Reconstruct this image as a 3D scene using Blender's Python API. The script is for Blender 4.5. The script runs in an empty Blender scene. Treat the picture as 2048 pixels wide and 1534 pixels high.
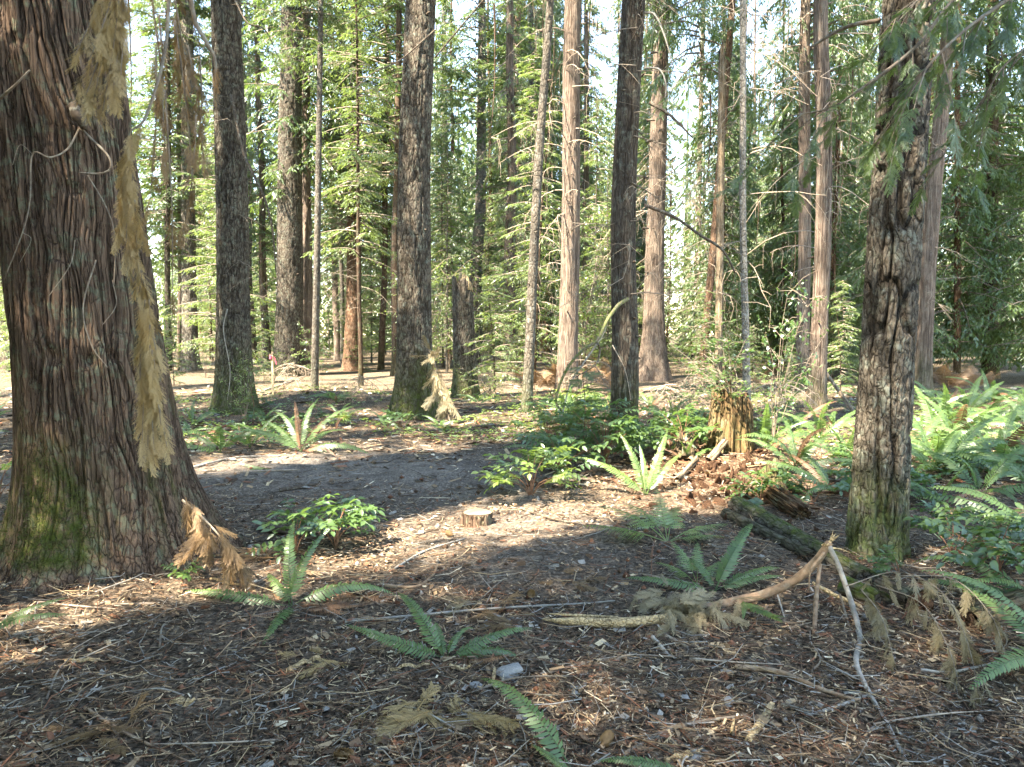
import bpy, math, random
import numpy as np
from mathutils import Vector, Matrix, Quaternion

# ------------------------------------------------------------------ camera, sky, sun, exposure
S = bpy.context.scene
FPX, CX, CY = 1462.0, 1024.0, 767.0          # focal length and centre of the 2048 x 1534 photograph
CAM_H, PITCH = 1.5, math.radians(4.0)
cam_d = bpy.data.cameras.new('camera'); cam = bpy.data.objects.new('camera', cam_d)
S.collection.objects.link(cam); S.camera = cam
cam.location = (0, 0, CAM_H); cam.rotation_euler = (math.radians(90) - PITCH, 0, 0)
cam_d.sensor_width = 36.0; cam_d.lens = 36.0 * FPX / 2048.0; cam_d.clip_end = 2000; cam_d.clip_start = 0.05
cam_d.dof.use_dof = True; cam_d.dof.focus_distance = 6.0; cam_d.dof.aperture_fstop = 9.0

SUN_AZ = math.radians(230)      # compass-like: 0 = +Y, 90 = +X
SUN_EL = math.radians(54)
SUNV = Vector((math.sin(SUN_AZ) * math.cos(SUN_EL), math.cos(SUN_AZ) * math.cos(SUN_EL), math.sin(SUN_EL)))
W = bpy.data.worlds.new('World'); S.world = W; W.use_nodes = True
nt = W.node_tree; bg = nt.nodes['Background']; bg.inputs['Strength'].default_value = 0.15
sky = nt.nodes.new('ShaderNodeTexSky'); sky.sky_type = 'NISHITA'; sky.sun_disc = False
sky.sun_elevation = SUN_EL; sky.sun_rotation = SUN_AZ; sky.air_density = 1.0; sky.dust_density = 0.0; sky.ozone_density = 1.2
nt.links.new(sky.outputs[0], bg.inputs['Color'])
sun_d = bpy.data.lights.new('sun', 'SUN'); sun_d.energy = 5.0; sun_d.angle = math.radians(0.53); sun_d.color = (1.0, 0.97, 0.92)
sun = bpy.data.objects.new('sun', sun_d); S.collection.objects.link(sun)
sun.rotation_euler = SUNV.to_track_quat('Z', 'Y').to_euler(); sun.location = (-20, -15, 40)
S.view_settings.view_transform = 'Standard'; S.view_settings.look = 'None'
S.view_settings.exposure = 3.1; S.view_settings.gamma = 1.0
S.view_settings.use_curve_mapping = False
S.view_settings.use_white_balance = True; S.view_settings.white_balance_temperature = 7700   # camera white balance set for open shade
S.render.engine = 'CYCLES'
cy = S.cycles
cy.max_bounces = 6; cy.diffuse_bounces = 3; cy.glossy_bounces = 2; cy.transmission_bounces = 4; cy.transparent_max_bounces = 4
cy.caustics_reflective = False; cy.caustics_refractive = False
cy.use_adaptive_sampling = True; cy.adaptive_threshold = 0.02
cy.use_denoising = True
try:
    cy.denoiser = 'OPENIMAGEDENOISE'; cy.denoising_input_passes = 'RGB_ALBEDO_NORMAL'
except Exception: pass

# ------------------------------------------------------------------ numpy helpers
rng = np.random.default_rng(7); random.seed(7)
def _hash(ix, iy, iz, seed):
    h = (np.asarray(ix) * 374761393 + iy * 668265263 + iz * 2147483647 + seed * 144269504) & 0xFFFFFFFF
    h = ((h ^ (h >> 13)) * 1274126177) & 0xFFFFFFFF
    h = ((h ^ (h >> 16)) * 2246822519) & 0xFFFFFFFF
    h = h ^ (h >> 15)
    return (h & 0xFFFFFF) / float(0x7FFFFF) - 1.0
def vn(x, y, z=0.0, seed=0):
    x, y, z = np.broadcast_arrays(np.asarray(x, float), np.asarray(y, float), np.asarray(z, float))
    ix = np.floor(x).astype(np.int64); iy = np.floor(y).astype(np.int64); iz = np.floor(z).astype(np.int64)
    fx, fy, fz = x - ix, y - iy, z - iz
    ux, uy, uz = (f * f * f * (f * (f * 6 - 15) + 10) for f in (fx, fy, fz))
    def c(a, b, d): return _hash(ix + a, iy + b, iz + d, seed)
    x00 = c(0,0,0) * (1-ux) + c(1,0,0) * ux; x10 = c(0,1,0) * (1-ux) + c(1,1,0) * ux
    x01 = c(0,0,1) * (1-ux) + c(1,0,1) * ux; x11 = c(0,1,1) * (1-ux) + c(1,1,1) * ux
    a = x00 * (1-uy) + x10 * uy; b = x01 * (1-uy) + x11 * uy
    return a * (1-uz) + b * uz
def fbm(x, y, z=0.0, seed=0, o=3):
    t = 0.0; a = 1.0; f = 1.0; n = 0.0
    for k in range(o):
        t = t + a * vn(np.asarray(x) * f, np.asarray(y) * f, np.asarray(z) * f, seed + k * 17); n += a; a *= 0.5; f *= 2.03
    return t / n
def smooth(a, b, x):
    t = np.clip((np.asarray(x, float) - a) / (b - a), 0, 1); return t * t * (3 - 2 * t)

def gz(x, y):
    """height of the forest floor"""
    x = np.asarray(x, float); y = np.asarray(y, float)
    z = 0.06 * vn(x * .33, y * .33, 3.1, 1) + 0.025 * vn(x * 1.1, y * 1.1, 1.7, 2)
    z = z + 0.34 * np.exp(-(((x - 2.5) / 1.0) ** 2 + ((y - 8.1) / 1.3) ** 2))          # heap of rotted wood round the old stump
    z = z + 0.10 * np.exp(-(((x - 1.1) / .8) ** 2 + ((y - 5.0) / .7) ** 2))
    z = z + 0.10 * np.exp(-(((x + 2.7) / 1.0) ** 2 + ((y - 4.7) / 1.0) ** 2))
    z = z + 0.22 * np.exp(-(((x + 4.3) / 1.6) ** 2 + ((y - 15.2) / .8) ** 2))
    z = z + 0.12 * np.exp(-(((x + 2.9) / 1.3) ** 2 + ((y - 14.6) / .7) ** 2))
    return z
def gzs(x, y): return float(gz(x, y))
def path_mask(x, y):
    """bare trodden soil of the skid trail that runs between the trees"""
    x = np.asarray(x, float); y = np.asarray(y, float)
    c = 7.9 + 0.10 * x + .35 * vn(x * .5, 0.3, 0, 5)
    m = np.exp(-((y - c) / 1.25) ** 2) * smooth(1.3, -0.2, x)
    m2 = np.exp(-((x - .15) / .8) ** 2) * smooth(3.6, 5.0, y) * smooth(7.2, 5.6, y) * .45
    return np.clip(m + m2, 0, 1)

RGT = Vector((1, 0, 0)); FWD = Vector((0, math.cos(PITCH), -math.sin(PITCH))); UPV = Vector((0, math.sin(PITCH), math.cos(PITCH)))
def ray(px, py): return FWD + RGT * ((px - CX) / FPX) - UPV * ((py - CY) / FPX)
def at(px, py, Y):
    d = ray(px, py); return Vector((0, 0, CAM_H)) + d * (Y / d.y)
def on_ground(px, py):
    d = ray(px, py); o = Vector((0, 0, CAM_H)); t = 1.2
    prev = t
    while t < 150:
        p = o + d * t
        if p.z < gzs(p.x, p.y):
            a, b = prev, t
            for _ in range(14):
                m = (a + b) / 2; q = o + d * m
                if q.z < gzs(q.x, q.y): b = m
                else: a = m
            q = o + d * b; return Vector((q.x, q.y, gzs(q.x, q.y)))
        prev = t; t *= 1.02
    q = o + d * 60; return Vector((q.x, q.y, gzs(q.x, q.y)))

# ------------------------------------------------------------------ mesh builder
class MB:
    def __init__(s): s.v = []; s.t = []; s.q = []; s.c = []; s.m = []; s.n = 0
    def add(s, v, t=None, q=None, c=(1, 1, 1), m=None):
        v = np.asarray(v, float).reshape(-1, 3); k = len(v)
        s.v.append(v)
        if t is not None and len(t): s.t.append(np.asarray(t, np.int64).reshape(-1, 3) + s.n)
        if q is not None and len(q): s.q.append(np.asarray(q, np.int64).reshape(-1, 4) + s.n)
        c = np.asarray(c, float)
        s.c.append(np.broadcast_to(c, (k, 3)) if c.ndim == 1 else c)
        s.m.append(np.zeros(k) if m is None else np.broadcast_to(np.asarray(m, float), (k,)))
        s.n += k; return s
    def mesh(s, name, smooth_=True, origin=(0, 0, 0)):
        v = np.concatenate(s.v) - np.asarray(origin, float)
        t = np.concatenate(s.t) if s.t else np.zeros((0, 3), np.int64)
        q = np.concatenate(s.q) if s.q else np.zeros((0, 4), np.int64)
        me = bpy.data.meshes.new(name)
        me.vertices.add(len(v)); me.vertices.foreach_set('co', v.astype(np.float32).ravel())
        nl = len(t) * 3 + len(q) * 4
        me.loops.add(nl); me.loops.foreach_set('vertex_index', np.concatenate([t.ravel(), q.ravel()]).astype(np.int32))
        me.polygons.add(len(t) + len(q))
        st = np.concatenate([np.arange(len(t)) * 3, len(t) * 3 + np.arange(len(q)) * 4]).astype(np.int32)
        me.polygons.foreach_set('loop_start', st)
        me.polygons.foreach_set('use_smooth', np.full(len(st), smooth_))
        a = me.attributes.new('col', 'FLOAT_COLOR', 'POINT')
        c = np.concatenate(s.c); c4 = np.ones((len(c), 4), np.float32); c4[:, :3] = c
        a.data.foreach_set('color', c4.ravel())
        b = me.attributes.new('moss', 'FLOAT', 'POINT'); b.data.foreach_set('value', np.concatenate(s.m).astype(np.float32))
        me.update(calc_edges=True); me.validate()
        return me

def catmull(P, n):
    P = np.asarray(P, float); k = len(P)
    if k == 2: return P[0] + (P[1] - P[0]) * np.linspace(0, 1, n)[:, None]
    E = np.vstack([2 * P[0] - P[1], P, 2 * P[-1] - P[-2]])
    u = np.linspace(0, k - 1 - 1e-9, n); i = u.astype(int); f = (u - i)[:, None]
    a, b, c, d = E[i], E[i + 1], E[i + 2], E[i + 3]
    return .5 * ((2 * b) + (-a + c) * f + (2 * a - 5 * b + 4 * c - d) * f ** 2 + (-a + 3 * b - 3 * c + d) * f ** 3)
def frames(C):
    T = np.gradient(C, axis=0); T /= np.linalg.norm(T, axis=1)[:, None] + 1e-9
    up = np.array([0, 0, 1.0]) if abs(T[0][2]) < .9 else np.array([1.0, 0, 0])
    N = np.zeros_like(C); n = up - T[0] * up.dot(T[0]); n /= np.linalg.norm(n)
    for i in range(len(C)):
        n = n - T[i] * n.dot(T[i]); n /= np.linalg.norm(n) + 1e-9; N[i] = n
    return T, N, np.cross(T, N)
def tube(mb, P, r, n=16, k=6, c=(1, 1, 1), rough=0.0, seed=0, cap=True, m=None, smoothpath=True):
    C = catmull(P, n) if smoothpath else np.asarray(P, float)
    n = len(C); T, N, B = frames(C)
    r = np.interp(np.linspace(0, 1, n), np.linspace(0, 1, len(r)), r) if np.ndim(r) else np.full(n, float(r))
    th = np.arange(k) * 2 * np.pi / k
    R = np.repeat(r[:, None], k, 1)
    if rough:
        i, j = np.meshgrid(np.arange(n), np.arange(k), indexing='ij')
        R = R * (1 + rough * fbm(np.cos(th)[None, :] * 1.6 + 0 * i, np.sin(th)[None, :] * 1.6 + 0 * i, i * .35, seed, 3))
    V = C[:, None, :] + (np.cos(th)[None, :, None] * N[:, None, :] + np.sin(th)[None, :, None] * B[:, None, :]) * R[:, :, None]
    i = np.arange(n - 1)[:, None] * k; j = np.arange(k)[None, :]; j2 = (j + 1) % k
    q = np.stack([i + j, i + j2, i + k + j2, i + k + j], -1).reshape(-1, 4)
    V = V.reshape(-1, 3); t = []
    if cap:
        V = np.vstack([V, C[0] - T[0] * r[0] * .15, C[-1] + T[-1] * r[-1] * .15]); a = n * k; b = a + 1; e = (n - 1) * k
        for jj in range(k): t += [(a, (jj + 1) % k, jj), (b, e + jj, e + (jj + 1) % k)]
    cc = np.asarray(c, float)
    if cc.ndim == 2: cc = np.vstack([np.repeat(cc, k, 0)] + ([cc[:1], cc[-1:]] if cap else []))
    mb.add(V, t, q, cc, m if m is None or np.ndim(m) == 0 else np.concatenate([np.repeat(m, k)] + ([[m[0]], [m[-1]]] if cap else [])))
    return C
# ------------------------------------------------------------------ objects
COL = S.collection
def tag(o, label=None, cat=None, group=None, kind=None):
    if label: o['label'] = label
    if cat: o['category'] = cat
    if group: o['group'] = group
    if kind: o['kind'] = kind
    return o
def obj(name, me, mat, parent=None, loc=None):
    if not isinstance(me, bpy.types.Mesh): me = me.mesh(name)
    o = bpy.data.objects.new(name, me); COL.objects.link(o)
    if mat is not None and not me.materials: me.materials.append(mat)
    if parent: o.parent = parent
    if loc is not None: o.location = loc
    return o
def inst(name, me, parent, loc=(0, 0, 0), rot=(0, 0, 0), sc=1.0):
    o = bpy.data.objects.new(name, me); COL.objects.link(o)
    if parent: o.parent = parent
    o.location = loc; o.rotation_euler = rot; o.scale = (sc, sc, sc) if np.ndim(sc) == 0 else sc
    return o
def thing(name, label, cat, loc, group=None):
    o = bpy.data.objects.new(name, None); COL.objects.link(o); o.location = loc; o.empty_display_size = .1
    return tag(o, label, cat, group)
# ------------------------------------------------------------------ materials
class NT:
    def __init__(s, name):
        s.m = bpy.data.materials.new(name); s.m.use_nodes = True; s.t = s.m.node_tree; s.t.nodes.clear()
        s.out = s.n('ShaderNodeOutputMaterial')
    def n(s, typ, **kw):
        x = s.t.nodes.new(typ)
        for k, v in kw.items():
            if k in x.inputs: s.set(x.inputs[k], v)
            else: setattr(x, k, v)
        return x
    def set(s, sock, v):
        if isinstance(v, bpy.types.NodeSocket): s.t.links.new(v, sock)
        else: sock.default_value = v
    def coord(s, scale=(1, 1, 1)):
        c = s.n('ShaderNodeTexCoord'); mp = s.n('ShaderNodeMapping'); s.set(mp.inputs['Vector'], c.outputs['Object']); mp.inputs['Scale'].default_value = scale
        return mp.outputs[0]
    def noise(s, vec, scale, detail=4, rough=.6, dist=0.0):
        x = s.n('ShaderNodeTexNoise'); s.set(x.inputs['Vector'], vec)
        x.inputs['Scale'].default_value = scale; x.inputs['Detail'].default_value = detail; x.inputs['Roughness'].default_value = rough; x.inputs['Distortion'].default_value = dist
        return x.outputs['Fac']
    def ramp(s, fac, stops):
        x = s.n('ShaderNodeValToRGB'); s.set(x.inputs[0], fac); e = x.color_ramp.elements
        while len(e) < len(stops): e.new(.5)
        for a, (p, c) in zip(e, stops): a.position = p; a.color = (c if len(c) == 4 else (*c, 1))
        return x.outputs[0]
    def mix(s, f, a, b, mode='MIX'):
        x = s.n('ShaderNodeMix', data_type='RGBA', blend_type=mode); s.set(x.inputs[0], f)
        for k, v in ((6, a), (7, b)):
            if not isinstance(v, bpy.types.NodeSocket) and len(v) == 3: v = (*v, 1)
            s.set(x.inputs[k], v)
        return x.outputs[2]
    def math(s, op, a, b=0.0, clamp=False):
        x = s.n('ShaderNodeMath', operation=op, use_clamp=clamp); s.set(x.inputs[0], a); s.set(x.inputs[1], b); return x.outputs[0]
    def attr(s, name, out='Color'):
        return s.n('ShaderNodeAttribute', attribute_name=name).outputs[out]
    def bump(s, h, strength=.5, dist=.01):
        x = s.n('ShaderNodeBump'); s.set(x.inputs['Height'], h); x.inputs['Strength'].default_value = strength; x.inputs['Distance'].default_value = dist; return x.outputs[0]
    def surf(s, col, rough=.85, spec=.15, normal=None):
        p = s.n('ShaderNodeBsdfPrincipled'); s.set(p.inputs['Base Color'], col if isinstance(col, bpy.types.NodeSocket) else (*col, 1))
        s.set(p.inputs['Roughness'], rough); p.inputs['Specular IOR Level'].default_value = spec
        if normal is not None: s.set(p.inputs['Normal'], normal)
        s.t.links.new(p.outputs[0], s.out.inputs[0]); return s.m

def bark_mat(name, furrow, ridge, lichen=(.30, .34, .27), lich=.35, grain=(60, 60, 5), crack=(26, 26, 6), cw=.10, cdark=.30, vary=.7, bump=1.0, moss=(.060, .080, .016), fine=.012):
    """bark: colour of furrow bottom and ridge top follows the modelled relief ('col'), fine cracks and fibres are added on top; moss from attribute 'moss'"""
    s = NT(name); a = s.attr('col'); sep = s.n('ShaderNodeSeparateColor'); s.set(sep.inputs[0], a)
    o = s.coord(); g = s.coord(grain)
    wv = s.n('ShaderNodeTexNoise'); s.set(wv.inputs['Vector'], o); wv.inputs['Scale'].default_value = 7.0; wv.inputs['Detail'].default_value = 3
    wo = s.n('ShaderNodeMix', data_type='VECTOR'); wo.inputs[0].default_value = .045; s.set(wo.inputs[4], o); s.set(wo.inputs[5], wv.outputs['Color'])
    cm = s.n('ShaderNodeMapping'); s.set(cm.inputs['Vector'], wo.outputs[1]); cm.inputs['Scale'].default_value = crack
    vo = s.n('ShaderNodeTexVoronoi', feature='DISTANCE_TO_EDGE'); s.set(vo.inputs['Vector'], cm.outputs[0]); vo.inputs['Scale'].default_value = 1.0
    ck = s.ramp(vo.outputs['Distance'], [(0.0, (0, 0, 0)), (cw, (.7,) * 3), (cw * 2.6, (1, 1, 1))])
    n1 = s.noise(g, 1.0, 6, .72); n2 = s.noise(o, 2.3, 4, .6); n4 = s.noise(o, 60.0, 5, .75)
    rel = s.math('MULTIPLY', s.math('ADD', s.math('MULTIPLY', sep.outputs[0], .75), s.math('MULTIPLY', n1, .30)), s.math('ADD', s.math('MULTIPLY', ck, 1 - cdark), cdark), clamp=True)
    base = s.mix(rel, furrow, ridge)
    base = s.mix(1.0, base, s.ramp(n1, [(.30, (.42, .40, .38)), (.5, (1, 1, 1)), (.72, (1.6, 1.55, 1.5))]), 'MULTIPLY')
    base = s.mix(1.0, base, s.ramp(n2, [(.3, (vary,) * 3), (.7, (1.22, 1.16, 1.08))]), 'MULTIPLY')
    n3 = s.noise(o, 9.0, 7, .75); lf = s.math('MULTIPLY', s.ramp(n3, [(.52, (0, 0, 0)), (.60, (1, 1, 1))]), s.math('MULTIPLY', rel, lich * 1.3), clamp=True)
    base = s.mix(lf, base, s.mix(n4, tuple(x * .6 for x in lichen), tuple(min(1, x * 1.35) for x in lichen)))
    mf = s.math('MULTIPLY', s.attr('moss', 'Fac'), s.ramp(s.noise(o, 14.0, 6, .75), [(.34, (0, 0, 0)), (.60, (1, 1, 1))]), clamp=True)
    mc = s.ramp(n4, [(.25, (moss[0] * .35, moss[1] * .35, moss[2] * .4)), (.5, moss), (.75, (moss[0] * 1.7, moss[1] * 1.6, moss[2] * 1.5))])
    base = s.mix(mf, base, mc)
    h = s.math('ADD', s.math('ADD', s.math('MULTIPLY', n1, .8), s.math('MULTIPLY', n4, .35)), s.math('MULTIPLY', ck, .9))
    return s.surf(base, .92, .10, s.bump(h, bump, fine))
M = {}
M['cedar'] = bark_mat('cedar_bark', (.022, .014, .010), (.150, .104, .076), lichen=(.150, .185, .120), lich=.50, grain=(110, 110, 1.6), crack=(34, 34, .85), cw=.06, cdark=.35)
M['fir'] = bark_mat('fir_bark', (.020, .014, .010), (.128, .112, .092), lichen=(.19, .21, .16), lich=.5, grain=(50, 50, 16), crack=(24, 24, 7), cw=.09)
M['fir_red'] = bark_mat('reddish_fir_bark', (.045, .023, .014), (.190, .122, .083), lich=.2, grain=(50, 50, 14), crack=(22, 22, 6))
M['cedar_red'] = bark_mat('reddish_cedar_bark', (.046, .031, .024), (.205, .163, .134), lich=.12, grain=(60, 60, 1.8), crack=(26, 26, 1.3), cw=.06, cdark=.4)
M['grey'] = bark_mat('grey_smooth_bark', (.040, .033, .026), (.165, .150, .128), lichen=(.25, .26, .23), lich=.5, grain=(36, 36, 22), crack=(16, 16, 9), cdark=.55)
M['pale'] = bark_mat('grey_bark_sunlit', (.10, .088, .074), (.32, .30, .265), lichen=(.42, .43, .39), lich=.5, grain=(36, 36, 22), crack=(16, 16, 12), cdark=.6)  # grey bark lightened to stand in for sunlight on one slim stem
M['hemlock'] = bark_mat('hemlock_bark', (.024, .018, .014), (.108, .090, .073), lichen=(.19, .205, .165), lich=.5, grain=(60, 60, 6), crack=(28, 28, 5), cdark=.35)
M['plates'] = bark_mat('plated_fir_bark', (.007, .005, .004), (.125, .110, .090), lichen=(.23, .25, .20), lich=.5, grain=(50, 50, 30), crack=(30, 30, 9), cw=.10, cdark=.5, moss=(.105, .145, .045))
M['deadwood'] = bark_mat('bleached_dead_wood', (.060, .040, .022), (.30, .235, .165), lichen=(.30, .30, .25), lich=.3, grain=(90, 90, 1.8), crack=(30, 30, 1.0), cw=.05)
M['rotwood'] = bark_mat('orange_rotten_wood', (.020, .011, .007), (.195, .122, .066), lichen=(.26, .27, .16), lich=.5, grain=(70, 70, 2.4), crack=(24, 24, 1.6), cw=.10, moss=(.09, .11, .03))
M['splitwood'] = bark_mat('fresh_split_wood', (.34, .22, .10), (.70, .54, .32), lich=0.0, grain=(90, 90, 90), crack=(40, 40, 40), cdark=.7)
M['rotheap'] = bark_mat('crumbly_red_rot', (.055, .026, .016), (.27, .155, .095), lich=.1, grain=(25, 25, 25), crack=(20, 20, 20), cdark=.5)

def twig_mat(name, c1, c2, lich=.25):
    s = NT(name); o = s.coord(); n = s.noise(o, 30, 4, .6); n2 = s.noise(o, 6, 4, .6)
    c = s.mix(n2, c1, c2); c = s.mix(1.0, c, s.ramp(n, [(.3, (.6,) * 3), (.7, (1.4,) * 3)]), 'MULTIPLY')
    c = s.mix(s.math('MULTIPLY', s.ramp(s.noise(o, 18, 5, .7), [(.52, (0,) * 3), (.6, (1,) * 3)]), lich), c, (.34, .37, .30))
    c = s.mix(1.0, c, s.attr('col'), 'MULTIPLY')
    mf = s.math('MULTIPLY', s.attr('moss', 'Fac'), s.ramp(s.noise(o, 25, 4, .7), [(.35, (0,) * 3), (.55, (1,) * 3)]), clamp=True)
    c = s.mix(mf, c, (.10, .125, .03))
    return s.surf(c, .85, .15, s.bump(n, .5, .004))
M['twig'] = twig_mat('grey_brown_twig', (.10, .072, .05), (.24, .195, .15))
M['deadtwig'] = twig_mat('pale_dead_twig', (.20, .14, .095), (.40, .325, .25))
M['darktwig'] = twig_mat('dark_twig', (.045, .033, .024), (.11, .083, .06))
M['barkybranch'] = twig_mat('brown_branch_bark', (.16, .095, .055), (.32, .215, .135), .15)
M['greybranch'] = twig_mat('grey_branch_bark', (.19, .165, .135), (.34, .31, .265), .3)
M['redstem'] = twig_mat('red_brown_stem', (.13, .06, .035), (.22, .12, .07), .05)

def leaf_mat(name, dark, light, trans, tf=.4, gloss=.08, rough=.45, hue=.0):
    """thin leaf: per-leaf tint in attribute 'col' (r), a second tint per plant from Object Info"""
    s = NT(name); sep = s.n('ShaderNodeSeparateColor'); s.set(sep.inputs[0], s.attr('col'))
    oi = s.n('ShaderNodeObjectInfo').outputs['Random']
    f = s.math('ADD', s.math('MULTIPLY', sep.outputs[0], .75), s.math('MULTIPLY', oi, .25))
    c = s.mix(f, dark, light); t = s.mix(f, tuple(x * .75 for x in trans), tuple(x * 1.2 for x in trans))
    d = s.n('ShaderNodeBsdfDiffuse'); s.set(d.inputs[0], c)
    tr = s.n('ShaderNodeBsdfTranslucent'); s.set(tr.inputs[0], t)
    mx = s.n('ShaderNodeMixShader'); mx.inputs[0].default_value = tf; s.t.links.new(d.outputs[0], mx.inputs[1]); s.t.links.new(tr.outputs[0], mx.inputs[2])
    g = s.n('ShaderNodeBsdfGlossy'); g.inputs['Roughness'].default_value = rough; g.inputs['Color'].default_value = (.9, .95, 1, 1)
    m2 = s.n('ShaderNodeMixShader'); m2.inputs[0].default_value = gloss; s.t.links.new(mx.outputs[0], m2.inputs[1]); s.t.links.new(g.outputs[0], m2.inputs[2])
    s.t.links.new(m2.outputs[0], s.out.inputs[0]); return s.m
M['fol_fir'] = leaf_mat('fir_needles', (.040, .072, .024), (.105, .150, .045), (.17, .24, .05), .42, .06)
M['fol_cedar'] = leaf_mat('cedar_foliage', (.040, .078, .022), (.110, .165, .042), (.17, .26, .045), .42, .06)
M['fol_young'] = leaf_mat('young_hemlock_needles', (.065, .108, .030), (.145, .190, .055), (.24, .33, .07), .48, .06)
M['frond'] = leaf_mat('sword_fern_green', (.052, .105, .028), (.125, .195, .050), (.17, .29, .055), .42, .045, .45)
M['frond_bright'] = leaf_mat('sunlit_and_lady_fern', (.095, .165, .035), (.150, .240, .050), (.30, .44, .06), .45, .07, .4)  # sunlit, backlit glow put into the sword fern's green; lady ferns share it
M['frond_dead'] = leaf_mat('dead_brown_fern', (.13, .062, .030), (.30, .165, .085), (.22, .11, .05), .3, .03, .6)
M['bracken'] = leaf_mat('dry_orange_bracken', (.15, .085, .042), (.33, .215, .115), (.26, .15, .07), .4, .03, .6)
M['shrub'] = leaf_mat('glossy_shrub_leaf', (.035, .078, .022), (.090, .150, .040), (.15, .26, .045), .36, .07, .35)
M['shrub_lime'] = leaf_mat('lime_shrub_leaf', (.105, .165, .035), (.19, .26, .05), (.30, .42, .06), .4, .10, .35)
M['cedar_dead'] = leaf_mat('dead_tan_cedar_spray', (.30, .195, .075), (.52, .38, .175), (.36, .25, .09), .33, .03, .6)
M['cedar_grey'] = leaf_mat('withered_grey_cedar_spray', (.19, .155, .085), (.37, .31, .18), (.20, .15, .08), .3, .03, .6)
M['cedar_brown'] = leaf_mat('brown_cedar_spray', (.15, .085, .035), (.31, .195, .085), (.2, .12, .05), .3, .03, .6)
M['moss'] = leaf_mat('moss_tufts', (.022, .034, .006), (.085, .100, .020), (.07, .09, .015), .3, .02, .6)

def litter_mat(name, spec=.1):
    s = NT(name); c = s.attr('col'); n = s.noise(s.coord(), 120, 3, .6)
    c = s.mix(1.0, c, s.ramp(n, [(.3, (.7,) * 3), (.7, (1.25,) * 3)]), 'MULTIPLY')
    return s.surf(c, .85, spec)
M['litter'] = litter_mat('forest_litter')
def ground_mat():
    s = NT('forest_floor_soil'); o = s.coord()
    pm = s.attr('moss', 'Fac')
    n1 = s.noise(o, 38, 6, .72); n2 = s.noise(o, 1.4, 5, .65); n3 = s.noise(o, 110, 4, .7); n4 = s.noise(o, 6.5, 5, .7)
    duff = s.ramp(n1, [(.30, (.011, .009, .007)), (.45, (.055, .044, .033)), (.57, (.150, .119, .088)), (.72, (.34, .28, .21))])  # dark duff, its darkest tones deepened to suggest shadow between the litter
    soil = s.ramp(n1, [(.3, (.060, .051, .043)), (.52, (.165, .143, .120)), (.72, (.31, .275, .23))])
    c = s.mix(pm, duff, soil)
    c = s.mix(1.0, c, s.ramp(n2, [(.3, (.75, .72, .70)), (.7, (1.2, 1.15, 1.1))]), 'MULTIPLY')
    c = s.mix(1.0, c, s.ramp(n4, [(.3, (.7,) * 3), (.7, (1.25,) * 3)]), 'MULTIPLY')
    c = s.mix(1.0, c, s.attr('col'), 'MULTIPLY')
    h = s.math('ADD', s.math('MULTIPLY', n1, 1.0), s.math('MULTIPLY', n3, .4))
    return s.surf(c, .95, .08, s.bump(h, .9, .02))
M['ground'] = ground_mat()
def stone_mat():
    s = NT('pale_stone'); o = s.coord(); n = s.noise(o, 22, 6, .7); n2 = s.noise(o, 7, 3, .6)
    c = s.ramp(n, [(.3, (.16, .15, .135)), (.6, (.34, .325, .30)), (.75, (.46, .44, .41))]); c = s.mix(1.0, c, s.ramp(n2, [(.3, (.75,) * 3), (.7, (1.15,) * 3)]), 'MULTIPLY')
    return s.surf(c, .8, .3, s.bump(n, .6, .01))
M['stone'] = stone_mat()
def plain(name, c, rough=.8):
    s = NT(name); n = s.noise(s.coord(), 40, 4, .6); return s.surf(s.mix(1.0, c, s.ramp(n, [(.3, (.8,) * 3), (.7, (1.15,) * 3)]), 'MULTIPLY'), rough)
M['stake'] = plain('raw_stake_wood', (.55, .42, .26)); M['pink'] = plain('pink_flagging', (.85, .16, .22), .5)
def ring_mat():
    s = NT('sawn_end_grain'); o = s.coord((1, 1, .2)); w = s.n('ShaderNodeTexWave', wave_type='RINGS', rings_direction='Z'); s.set(w.inputs['Vector'], o)
    w.inputs['Scale'].default_value = 28; w.inputs['Distortion'].default_value = 2.5; w.inputs['Detail'].default_value = 3
    c = s.mix(w.outputs['Fac'], (.15, .115, .075), (.25, .20, .135)); c = s.mix(1.0, c, s.ramp(s.noise(o, 12, 5, .7), [(.3, (.6,) * 3), (.7, (1.2,) * 3)]), 'MULTIPLY')
    return s.surf(c, .85)
M['rings'] = ring_mat()
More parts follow.
